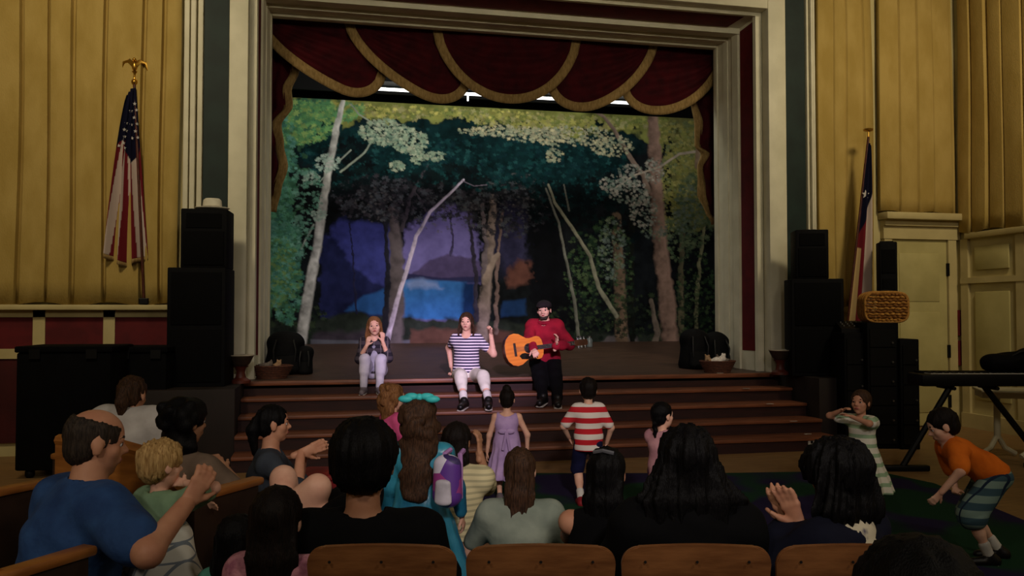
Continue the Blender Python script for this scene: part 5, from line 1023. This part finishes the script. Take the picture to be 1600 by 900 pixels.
# low red-covered bench before the steps at left
a, b = at_d(474, 742, 5.55), at_d(640, 742, 5.55); c = (a + b) / 2; zt = c.z; o = empty('red_bench', (c.x, c.y + 0.15, 0), -YAW, 'low bench with red cloth front beside the woman in grey', 'bench'); w = (b - a).length
rb = mat('red_bench_cloth', (132, 22, 26), 0.85, (106, 16, 20), 8, bump=0.2); MB().box(-w / 2, w / 2, -0.15, 0.15, 0.12, zt - 0.03, 0.01).build('bench_front', rb, o, True); MB().box(-w / 2 - 0.02, w / 2 + 0.02, -0.17, 0.17, zt - 0.035, zt, 0.012).build('bench_top', mat('red_bench_top', (150, 40, 36), 0.6), o, True)
for sx in (-1, 1):
    for sy in (-1, 1): MB().box(sx * (w / 2 - 0.06) - 0.025, sx * (w / 2 - 0.06) + 0.025, sy * 0.1 - 0.025, sy * 0.1 + 0.025, 0, 0.12).build('leg', pewm, o)
# ------------------------------------------------------------------ performers sitting on the stage edge
jet = fab('black', (8, 8, 10)); 
def wpt(u, v, d): p = at_d(u, v, d); return ('w', p.x, p.y, p.z)
def dY(u, Y): r = _ray(u, 500); return Y / r.y * r.dot(_F)
# guitarist
g1 = person('person in a red shirt and dark cap playing an acoustic guitar on the stage edge', 848, 470, dY(848, 10.32), 200, H=1.74, lean=14, neckl=0.6, shw=0.93, head=(6, -2, 4), skin='fair', hair=dict(style='short', c='dark'), beard='grey', hipz=None,
    root=tuple(at_d(852, 588, dY(852, 10.5)))[:2], hands=(wpt(868, 541, dY(868, 10.02)), wpt(833, 545, dY(833, 9.98))), elbow=((-1, -0.2, -0.7), (1, -0.2, -0.7)), legs=(wpt(872, 630, 9.98), wpt(850, 631, 9.95)), knee=((-0.2, 0.6, 1), (0.2, 0.6, 1)),
    top=dict(m=fab('red_shirt', (156, 28, 46), (124, 20, 38)), sleeve=0.97, hem=-0.25, g=0.016, loose=0.010, fold=0.006, collar=fab('red_shirt', (176, 30, 46))), bottom=dict(m=jet, f=0.97, flare=0.012, g=0.014), shoe=mat('shoe_black', (18, 16, 16), 0.4), h=0.01, handdir=((-0.2, 0.1, 0.9), None), palm=((1, 0.5, 0), (0, -1, -0.3)), curl=30, thumb=(1, 0), fat=1.04)
rt = g1['root']; hp = g1['hp']; hh = g1['hh']
capm = mat('cap_cloth', (34, 24, 26), 0.9, (24, 16, 18), 12)
sdf_obj('cap', capm, rt, [eo(hp(0, -0.06, 0.24), A3((0.4, 0.48, 0.30)) * hh, g1['HM']), el(hp(0, 0.2, 0.22), hp(0, 0.52, 0.19), g1['HM'][:, 0], (0.3 * hh, 0.03 * hh), (0.2 * hh, 0.02 * hh))], 0.008, k=0.01, cuts=[(-g1['HM'][:, 2] * 1.0, hp(0, 0, 0.14))])
# guitar
def guitar(loc, axis, face, label):
    x = Vector(axis).normalized(); n = Vector(face); n = (n - x * n.dot(x)).normalized(); z = n.cross(x) * -1; z = x.cross(n) if False else z
    o = empty('guitar', loc, 0, label, 'guitar'); M = Matrix((x, -n, x.cross(-n))).transposed(); o.rotation_euler = M.to_euler()
    # local: x along the neck, -y the face, z across
    def outl(s=1.0):
        pts = []; prof = [(-0.25, 0.0), (-0.245, 0.07), (-0.22, 0.135), (-0.17, 0.185), (-0.11, 0.2), (-0.05, 0.188), (0.0, 0.155), (0.04, 0.13), (0.08, 0.124), (0.13, 0.135), (0.175, 0.143), (0.215, 0.13), (0.24, 0.09), (0.25, 0.03)]
        return [(a * s, b * s) for a, b in prof] + [(a * s, -b * s) for a, b in reversed(prof[1:])]
    top = mat('guitar_top', (226, 134, 44), 0.3, (206, 112, 34), 4, (1, 8, 8), spec=0.5); side = mat('guitar_side', (86, 40, 22), 0.3, (66, 30, 16), 6, spec=0.5)
    m = MB(); m.prism(outl(), -0.048, 0.05); b = m.build('guitar_body', side, o); MB().prism(outl(0.985), -0.053, -0.047).build('sound_board', top, o)
    cyl = lambda r_, y0, y1, cx: MB().prism([(cx + r_ * math.cos(a), r_ * math.sin(a)) for a in [2 * math.pi * k / 28 for k in range(28)]], y0, y1)
    cyl(0.062, -0.0545, -0.05, 0.06).build('rosette', mat('rosette', (60, 30, 18), 0.4), o); cyl(0.05, -0.0555, -0.05, 0.06).build('sound_hole', mat('sound_hole', (14, 8, 6), 0.9), o)
    MB().prism([(0.0, -0.05), (0.05, -0.066), (0.105, -0.06), (0.12, -0.09), (0.08, -0.125), (0.02, -0.13), (-0.05, -0.12), (-0.075, -0.08), (-0.04, -0.055)], -0.0548, -0.051).build('pickguard', mat('pickguard', (18, 14, 14), 0.2, spec=0.6), o)
    MB().box(-0.135, -0.105, -0.062, -0.05, -0.08, 0.08, 0.004).build('bridge', mat('bridge', (36, 20, 14), 0.5), o); neckm = mat('guitar_neck', (96, 54, 30), 0.35, (76, 42, 22), 8)
    MB().tube([(0.24, -0.03, 0), (0.66, -0.036, 0)], 0.024, 10).build('neck', neckm, o, True); fb = MB().box(0.1, 0.66, -0.066, -0.054, -0.026, 0.026).build('fretboard', mat('fretboard', (34, 20, 16), 0.4), o)
    fr = MB().box(-0.001, 0.001, -0.0675, -0.065, -0.026, 0.026).mesh('fret', steel)
    for i in range(16): link('fret', fr, fb, (0.66 - 0.52 * (1 - 2 ** (-i / 12)) * 1.05, 0, 0))
    hd = MB().prism([(0.65, -0.028), (0.7, -0.04), (0.84, -0.036), (0.85, 0.0), (0.84, 0.036), (0.7, 0.04), (0.65, 0.028)], -0.05, -0.032).build('headstock', side, o)
    for s in (-1, 1):
        for i in range(3): MB().tube([(0.715 + 0.045 * i, -0.04, s * 0.036), (0.715 + 0.045 * i, -0.04, s * 0.06)], 0.006, 6).sph((0.715 + 0.045 * i, -0.04, s * 0.064), 0.01, 8, 6).build('tuning_peg', steel, hd, True)
    for i in range(6): zz = -0.019 + 0.0076 * i; MB().tube([(-0.12, -0.065, zz * 1.3), (0.66, -0.07, zz)], 0.0009, 4).build('string', steel, o)
gl = at_d(817, 546, dY(817, 10.06)); gr = at_d(905, 536, dY(905, 10.16)); guitar(gl, gr - gl, (-0.22, -1, 0.14), 'orange-topped acoustic guitar with black pickguard held across the lap')
# teenager in stripes
g2 = person('person in a navy striped tee and white cropped trousers with one fist raised', 729, 489, dY(729, 10.32), 196, H=1.60, lean=2, head=(2, 0, 0), skin='fair', hair=dict(style='half', c='brown', len=0.45, locks=True, vol=1.04),
    hands=(wpt(767, 523, dY(767, 10.15)), wpt(705, 573, dY(705, 10.55))), elbow=((-0.35, 0.0, -1), (0.5, -1, -0.5)), shw=0.86, legs=(wpt(763, 626, 9.8), wpt(725, 627, 9.8)), knee=((-0.35, 0.6, 1), (0.0, 0.6, 1)),
    top=dict(m=stripes('navy_stripe', (36, 24, 62), (226, 214, 226), 0.036, 0.5), sleeve=0.28, hem=-0.12, g=0.008, loose=0.006), bottom=dict(m=fab('white_crop', (226, 220, 206), (206, 200, 186)), f=0.74, flare=0.008, g=0.01), shoe=mat('shoe_black', (18, 16, 16), 0.4), socks=fab('sock', (222, 216, 208)), h=0.01, handdir=((0, 0.2, 1), None), curl=70, palm=((1, 0.6, 0), (0, 0.3, -1)))
# girl in plaid
g3 = person('girl in white leggings and a dark plaid overshirt holding hands to her cheeks', 585, 495, dY(585, 10.36), 184, H=1.36, child=True, hs=0.225, lean=10, head=(0, 2, 5), skin='fair', hair=dict(style='half', c='light', len=0.75, locks=True, vol=1.0),
    hands=(wpt(598, 534, dY(598, 10.22)), wpt(573, 540, dY(573, 10.2))), elbow=((-0.3, 0.3, -1), (0.3, 0.3, -1)), shw=0.9, legs=(wpt(593, 606, 9.98), wpt(568, 606, 9.98)), knee=((-0.05, 0.7, 1), (0.05, 0.7, 1)),
    top=dict(m=stripes('plaid', (38, 34, 44), (70, 62, 70), 0.09, 0.5, 2, c3=(96, 88, 92), period3=0.08, jitter=0.01), sleeve=0.62, hem=-0.1, g=0.013, name='overshirt'), bottom=dict(m=fab('white_leggings', (214, 208, 222), (190, 186, 206)), f=0.97, g=0.012, flare=0.003, waist=0.1), shoe=mat('shoe_grey', (118, 108, 116), 0.7), h=0.01, handdir=((0, 0.1, 1), (-0.3, 0.2, 1)), palm=((0.4, -1, 0), (-0.4, -1, 0)))
r3 = g3['root']; sdf_obj('undershirt', fab('lilac_tee', (190, 186, 206)), r3, [el(g3['sp'](0.05) + A3((0, 0.05, 0)), g3['sp'](0.75) + A3((0, 0.05, 0)), (1, 0, 0), (0.085, 0.075), (0.075, 0.06))], 0.01, k=0.02)
GC = 'children standing by the steps'
# ------------------------------------------------------------------ children on the floor in front of the steps
person('toddler with light curls in a pink top facing right', 613, 600, 6.3, 70, child=True, pose='stand', head=(-5, -3, 0), hair=dict(style='curly', c='light', len=0.25, vol=1.02, n=40), hands=((-0.14, 0.12, 0.55), (0.16, 0.1, 0.48)),
    top=dict(m=fab('pink', (206, 84, 132), (176, 64, 112)), sleeve=0.5, hem=-0.5, g=0.012, skirt=(0.42, 0.17, 0.15)), bottom=dict(m=fab('rose_leggings', (150, 78, 84)), f=0.95), shoe=mat('shoe_grey', (118, 108, 116), 0.7), group=GC)
g7 = person('girl with very long dark curls and a teal bow in a shiny blue dress', 658, 622, 4.4, 18, child=True, H=1.16, pose='stand', head=(4, 0, 0), hair=dict(style='curly', c='brown', len=1.25, vol=1.02, w=1.1, amp=0.004, n=110, back=0.2), skin='fair',
    top=dict(m=mat('teal_satin', (58, 146, 168), 0.35, (34, 104, 138), 6, (1, 1, 0.4), bump=0.3, spec=0.5), sleeve=0.9, hem=-0.4, g=0.012, skirt=(0.24, 0.27, 0.24), name='dress'), shoe=mat('shoe_grey', (118, 108, 116), 0.7), hands=((-0.2, 0.1, 0.5), (0.2, 0.12, 0.5)), group=GC)
rt = g7['root']; hp = g7['hp']; bm_ = MB(); c = hp(0, -0.2, 0.53)
for s in (-1, 1):
    for k in (0, 1): bm_.sph(c + A3((s * (0.04 + 0.03 * k), -0.01 * k, 0.004 - 0.012 * k)), 0.03, sc=(1.3, 0.7, 0.65))
bm_.sph(c, 0.02); ob = bm_.build('hair_bow', mat('teal_bow', (74, 206, 206), 0.5, (52, 176, 180), 12), rt, True); ob['label'] = 'bright teal bow'
# backpack on the girl's right shoulder
bpk = at_d(699, 745, 4.18); o = empty('small_backpack', (bpk.x, bpk.y, bpk.z - 0.14), R(-30), 'purple and white patterned backpack on the long-haired girl', 'backpack')
mp = bpy.data.materials.new('backpack_print'); mp.use_nodes = True; nt = mp.node_tree; vo = nt.nodes.new('ShaderNodeTexVoronoi'); vo.inputs['Scale'].default_value = 13; cr = nt.nodes.new('ShaderNodeValToRGB'); cr.color_ramp.interpolation = 'CONSTANT'
for i, (pz, c) in enumerate(((0.0, (92, 50, 140)), (0.35, (206, 200, 216)), (0.55, (150, 60, 130)), (0.75, (54, 40, 92)))):
    e = cr.color_ramp.elements[i] if i < 2 else cr.color_ramp.elements.new(pz); e.position = pz; e.color = rgb(c)
tcx = nt.nodes.new('ShaderNodeTexCoord'); nt.links.new(tcx.outputs['Object'], vo.inputs['Vector']); sx = nt.nodes.new('ShaderNodeSeparateColor'); nt.links.new(vo.outputs['Color'], sx.inputs[0]); nt.links.new(sx.outputs[0], cr.inputs[0]); nt.links.new(cr.outputs[0], nt.nodes['Principled BSDF'].inputs['Base Color'])
sdf_obj('bag_body', mp, o, [el((0, 0, 0.05), (0, 0, 0.2), (1, 0, 0), (0.075, 0.06), (0.07, 0.05))], 0.008, k=0.02); sdf_obj('front_pocket', mat('pocket_white', (206, 200, 210), 0.5), o, [el((0.0, -0.055, 0.03), (0.0, -0.055, 0.12), (1, 0, 0), (0.045, 0.02), (0.04, 0.018))], 0.007, k=0.01)
for s in (-0.05, 0.05): MB().tube([(s, 0.05, 0.03), (s, 0.05, 0.18), (s * 0.8, 0.07, 0.24), (s * 0.7, 0.13, 0.25)], 0.013, 6).build('strap', mat('strap_lilac', (178, 130, 190), 0.7), o, True)
g5 = person('girl in a lavender sleeveless sundress seen from behind', 792, 608, 7.2, 14, child=True, H=0.97, pose='stand', hair=dict(style='topbun', c='dark', vol=0.98), skin='fair', top=dict(m=fab('lavender', (190, 160, 206), (164, 136, 184)), sleeve=0.0, hem=-0.4, g=0.008, skirt=(0.2, 0.19, 0.17), name='dress', neck=0.07), shoe=mat('shoe_grey', (118, 108, 116), 0.7), hands=((-0.17, 0.03, 0.4), (0.17, 0.03, 0.42)), group=GC)
bw = MB().sph((0.03, -0.09, 0.0), 0.028, sc=(1.4, 0.5, 0.8)).sph((-0.03, -0.09, 0.0), 0.028, sc=(1.4, 0.5, 0.8)).tube([(0.0, -0.1, 0), (0.03, -0.13, -0.16)], 0.012, 6).tube([(0.0, -0.1, 0), (-0.03, -0.13, -0.15)], 0.012, 6).build('sash_bow', fab('lavender', (190, 160, 206)), g5['root'], True, tuple(g5['sp'](0.5)))
person('boy in a red and white striped shirt seen from behind', 919, 591, 7.05, 12, child=True, H=1.06, pose='stand', head=(0, -2, 0), hair=dict(style='short', c='dark', vol=1.04), top=dict(m=stripes('red_stripe', (196, 36, 46), (226, 216, 206), 0.088, 0.5, offset=0.02), sleeve=0.4, hem=-0.28, g=0.012, loose=0.006), bottom=dict(m=fab('navy_shorts', (28, 30, 66)), f=0.5, flare=0.02, g=0.004, name='shorts'), shoe=mat('shoe_red', (150, 30, 40), 0.6), socks=fab('sock', (222, 216, 208)), shw=0.88, hands=((-0.15, 0.12, 0.54), (0.16, 0.08, 0.5)), group=GC)
person('girl with a dark braid in a pale pink top turned to the right', 1034, 629, 6.0, 62, child=True, H=0.99, pose='stand', head=(10, 2, 0), hair=dict(style='braid', c='black', len=0.8), top=dict(m=fab('pale_pink', (202, 150, 156), (170, 116, 130)), sleeve=0.2, hem=-0.3, g=0.01), bottom=dict(m=fab('plum', (92, 56, 84)), f=0.9), hands=((-0.1, 0.16, 0.44), (0.12, 0.14, 0.4)), group=GC)
person('child in a white and green striped dress with an arm across the face', 1346, 610, 6.6, 250, child=True, H=0.99, pose='stand', head=(-10, 5, 0), hair=dict(style='short', c='brown', vol=1.06), skin='tan', hands=((-0.03, 0.17, 0.8), (0.05, 0.17, 0.84)), elbow=((-1, 0.3, -0.2), (1, 0.3, -0.2)), top=dict(m=stripes('mint_stripe', (150, 176, 140), (220, 214, 196), 0.07, 0.4), sleeve=0.3, hem=-0.4, g=0.012, skirt=(0.22, 0.25, 0.22), name='dress'), shoe=mat('shoe_grey', (118, 108, 116), 0.7), group=GC)
# boy bending forward at the right
rb_ = at_d(1552, 760, 5.45)
person('boy in an orange shirt and plaid shorts bending down to the carpet', 1478, 612, 5.5, 292, child=True, H=1.16, pose='stand', lean=58, head=(5, -25, 0), root=(rb_.x, rb_.y), hipz=0.56, hair=dict(style='short', c='dark'), hands=(wpt(1470, 770, 5.25), wpt(1492, 762, 5.5)), elbow=((-1, -0.3, 0.2), (1, -0.3, 0.2)), top=dict(m=fab('orange', (226, 116, 34), (196, 92, 22)), sleeve=0.42, hem=-0.12, g=0.016, loose=0.012, fold=0.006), bottom=dict(m=stripes('plaid_shorts', (58, 84, 96), (124, 148, 140), 0.09, 0.5, 2, c3=(30, 44, 66), period3=0.07), f=0.52, flare=0.03, g=0.018, name='shorts'), shoe=mat('shoe_black', (18, 16, 16), 0.4), socks=fab('sock', (222, 216, 208)), group=GC, legs=((-0.09, 0.06, 0.06), (0.09, -0.06, 0.06)))
# ------------------------------------------------------------------ grown-ups and children in the seats and on the floor
GA = 'people in the audience'
person('dark-haired man in a black tee in the seat nearest the centre', 568, 660, 2.86, 12, H=1.68, head=(0, -4, 0), neckl=1.0, hs=0.27, hair=dict(style='short', c='black', vol=1.14), skin='olive', top=dict(m=jet, sleeve=0.35, hem=-0.2, g=0.014, loose=0.02, fold=0.006), bottom=dict(m=fab('denim', (40, 48, 70)), f=0.95), face=False, h=0.012, fat=1.1, shw=1.08, group=GA)
person('woman with long brown hair and a grey-green tee sitting on the floor', 812, 702, 4.4, 14, H=1.62, pose='floor', head=(0, -6, 0), hair=dict(style='long', c='brown', len=1.35, vol=0.98, w=0.85), top=dict(m=fab('sage_tee', (142, 150, 136), (118, 128, 116)), sleeve=0.36, hem=-0.1, g=0.012), bottom=dict(m=fab('denim', (40, 48, 70)), f=0.95), face=False, group=GA, hands=((-0.1, 0.28, 0.33), (0.12, 0.28, 0.33)), shw=0.94)
person('dark-haired person in a cream striped shirt kneeling with one hand up', 714, 662, 5.1, 22, H=1.56, pose='kneel', lean=6, head=(10, 0, 0), hair=dict(style='half', c='dark', len=0.15, vol=1.05), skin='olive', hands=(None, wpt(749, 708, 5.25)), elbow=((-1, -0.3, -0.6), (0.2, 0.3, -1)), handdir=(None, (0, 0.1, 1)), top=dict(m=stripes('cream_stripe', (212, 200, 156), (176, 168, 132), 0.034, 0.6), sleeve=0.4, hem=-0.3, g=0.012, loose=0.01), bottom=dict(m=fab('brown_trousers', (78, 52, 38)), f=0.95), group=GA)
person('broad woman in black with a great mass of black hair', 1074, 671, 2.92, 12, H=1.68, head=(0, -4, 0), hair=dict(style='long', c='black', len=1.6, vol=1.12, w=1.6, amp=0.006), skin='olive', top=dict(m=jet, sleeve=0.9, hem=-0.2, g=0.02, loose=0.02, fold=0.006), bottom=dict(m=jet, f=0.95), face=False, h=0.012, fat=1.12, group=GA)
p13 = person('girl with dark hair and a shiny clip leaning on a bare arm', 948, 702, 3.35, 24, H=1.42, lean=6, head=(8, -8, 0), hair=dict(style='long', c='black', len=0.75, vol=1.02), skin='tan', hands=(wpt(960, 800, 3.62), None), elbow=((-1, -0.35, -0.5), (1, -0.3, -0.6)), top=dict(m=jet, sleeve=0.0, hem=-0.2, g=0.01), bottom=dict(m=jet, f=0.95), face=False, group=GA)
hp = p13['hp']; cl = MB().tube([hp(-0.2, -0.36, 0.42), hp(0.0, -0.44, 0.46), hp(0.2, -0.36, 0.42)], 0.008, 6).build('hair_clip', mat('clip', (150, 150, 156), 0.2, metal=0.7), p13['root'], True)
p14 = person('woman with swinging black hair clapping in the right-hand seat', 1312, 694, 3.0, 330, H=1.6, lean=6, head=(20, -10, 0), hair=dict(style='half', c='black', len=0.12, vol=1.3, w=1.15, amp=0.008), skin='tan', hands=(wpt(1238, 822, 3.04), wpt(1250, 824, 2.99)), elbow=((-1, -0.2, -0.8), (0.6, -0.2, -1)), handdir=((-0.25, 0.4, 1), (-0.15, 0.4, 1)), palm=((1, 0.2, 0), (-1, -0.2, 0)), curl=12, top=dict(m=fab('navy_cardigan', (22, 24, 40)), sleeve=0.92, hem=-0.2, g=0.018, loose=0.014, neck=0.07), bottom=dict(m=fab('denim', (40, 48, 70)), f=0.95), face=True, group=GA, handh=0.005)
nk_ = p14['sp'](0.93); sdf_obj('blouse', mat('blouse_print', (206, 196, 168), 0.85, (64, 62, 96), 11, contrast=(0.36, 0.44)), p14['root'], [el(nk_ - A3((0, 0.014, 0.13)), nk_ + A3((0, -0.006, 0.015)), (1, 0, 0), (0.14, 0.146), (0.11, 0.1))], 0.009, k=0.02, sub=[eo(p14['nk'] + A3((0, 0.02, 0.05)), (0.07, 0.08, 0.08))])
person('dark head of a near spectator in the bottom right corner', 1440, 854, 1.32, 12, H=1.68, head=(0, -6, 0), hair=dict(style='short', c='black', vol=1.12, amp=0.003), skin='tan', top=dict(m=jet, sleeve=0.9, hem=-0.2, g=0.016), bottom=dict(m=jet, f=0.95), face=False, group=GA, h=0.013)
# the left side
pm_ = person('balding man in a blue shirt with an arm round a small child', 146, 641, 3.2, 52, H=1.78, lean=14, head=(18, -8, 0), skin='tan', fat=1.22, hair=dict(style='balding', c='grey', vol=0.97, amp=0.0018), hairh=0.008, hands=((-0.14, 0.34, 0.62), wpt(290, 788, 3.12)), elbow=((-1, -0.3, -0.6), (1, -0.5, -0.45)), handdir=(None, (0.1, 0.6, 0.8)), palm=((1, 0, 0), (-1, 0.2, 0)), top=dict(m=mat('cloth_blue', (44, 78, 128), 0.85, (30, 58, 104), 8, bump=0.2), sleeve=0.36, hem=-0.2, g=0.018, loose=0.02, fold=0.006), bottom=dict(m=stripes('check_shorts', (206, 204, 196), (196, 196, 190), 0.06, 0.5, 1, c3=(96, 108, 124), period3=0.055, axis3=0), f=0.52, flare=0.03, g=0.02, name='shorts'), shoe=mat('shoe_grey', (118, 108, 116), 0.7), group=GA, h=0.012, legs=((-0.18, 0.26, 0.08), (0.14, 0.22, 0.08)))
pc_ = person('fair-haired small child in a green top held by the balding man', 250, 690, 3.3, 48, child=True, H=0.98, pose='sit', head=(6, -6, 0), hair=dict(style='short', c='blond', vol=1.08, amp=0.006), top=dict(m=fab('mint_green', (136, 164, 130), (112, 140, 108)), sleeve=0.4, hem=-0.3, g=0.012, loose=0.008), bottom=dict(m=fab('green_shorts', (96, 140, 110)), f=0.5, name='shorts'), group=GA, hands=((-0.08, 0.22, 0.78), wpt(290, 755, 3.3)))
sdf_obj('skirt', stripes('check_skirt', (120, 130, 142), (208, 206, 198), 0.055, 0.12, 2, c3=(120, 130, 142), period3=0.06, axis3=0, jitter=0.004), pc_['root'], [el((0, 0.02, pc_['hipz'] + 0.1), (0.06, -0.03, pc_['hipz'] - 0.12), (1, 0, 0), (0.11, 0.1), (0.23, 0.16))], 0.011, k=0.02, cuts=[((0, 0, -1), (0, 0, pc_['hipz'] - 0.14))], noise=wob(0.008, 20))
person('woman with bushy dark hair in a grey-brown top in the second pew', 288, 624, 4.2, 40, H=1.62, lean=5, head=(12, -4, 0), hair=dict(style='curly', c='black', len=0.2, vol=1.12, n=60), skin='olive', top=dict(m=fab('taupe', (118, 100, 84), (98, 82, 70)), sleeve=0.5, hem=-0.2, g=0.012), bottom=dict(m=fab('denim', (40, 48, 70)), f=0.95), group=GA, hands=(None, wpt(352, 735, 4.3)))
person('woman in a white tee with a low brown ponytail farthest left', 204, 590, 5.0, 25, H=1.66, lean=14, neckl=0.1, hs=0.21, head=(-8, -14, 0), hair=dict(style='pony', c='brown', len=0.35), skin='tan', top=dict(m=fab('white_tee', (206, 200, 194), (184, 178, 172)), sleeve=0.4, hem=-0.2, g=0.014, loose=0.014, fold=0.007), bottom=dict(m=fab('denim', (40, 48, 70)), f=0.95), face=False, group=GA)
person('woman in grey with a dark ponytail clapping in profile before the steps', 424, 634, 5.2, 88, H=1.60, lean=4, head=(-4, 0, 0), hair=dict(style='pony', c='black', len=0.5), skin='tan', hands=(wpt(474, 706, 5.15), wpt(470, 708, 5.05)), elbow=((-0.6, -0.2, -1), (0.6, -0.3, -1)), handdir=((0, 1, 0.35), (0, 1, 0.35)), palm=((1, 0, 0), (-1, 0, 0)), curl=12, top=dict(m=fab('slate_tee', (62, 68, 76), (50, 54, 62)), sleeve=0.55, hem=-0.2, g=0.012), bottom=dict(m=fab('denim', (40, 48, 70)), f=0.95), group=GA, legs=((-0.12, 0.38, 0.07), (0.12, 0.36, 0.07)))
# seated child with bare raised knees, mostly hidden behind the girl in pink
person('child slumped low with bare raised knees beside the pew end', 560, 700, 3.75, -78, child=True, H=1.5, hs=0.2, lean=-44, root=tuple(at_d(474, 800, 3.7))[:2], hipz=0.52, head=(0, 20, 0), hair=dict(style='short', c='dark'), skin='fair', legs=(wpt(388, 832, 3.62), wpt(440, 845, 3.45)), knee=((-0.1, 0.3, 1), (0.1, 0.3, 1)), top=dict(m=jet, sleeve=0.4, hem=-0.1), bottom=dict(m=jet, f=0.18, g=0.012, name='shorts'), face=False, group=GA)
person('girl with straight dark hair in a pink floral top at the bottom edge', 432, 764, 2.75, 16, child=True, H=1.12, pose='sit', hair=dict(style='long', c='dark', len=0.55, vol=1.05, w=0.95), skin='fair', top=dict(m=mat('pink_floral', (196, 136, 148), 0.9, (146, 88, 108), 26, bump=0.2), sleeve=0.8, hem=-0.3, g=0.012, loose=0.012), bottom=dict(m=fab('plum', (92, 56, 84)), f=0.9), face=False, group=GA)
person('small dark-haired child in a teal top left of the pink floral girl', 370, 806, 3.12, 30, child=True, H=1.0, pose='sit', hair=dict(style='half', c='black', len=0.2), skin='tan', top=dict(m=fab('teal_tee', (92, 160, 138), (70, 134, 116)), sleeve=0.4, hem=-0.3, g=0.012), bottom=dict(m=jet, f=0.9), face=False, group=GA)
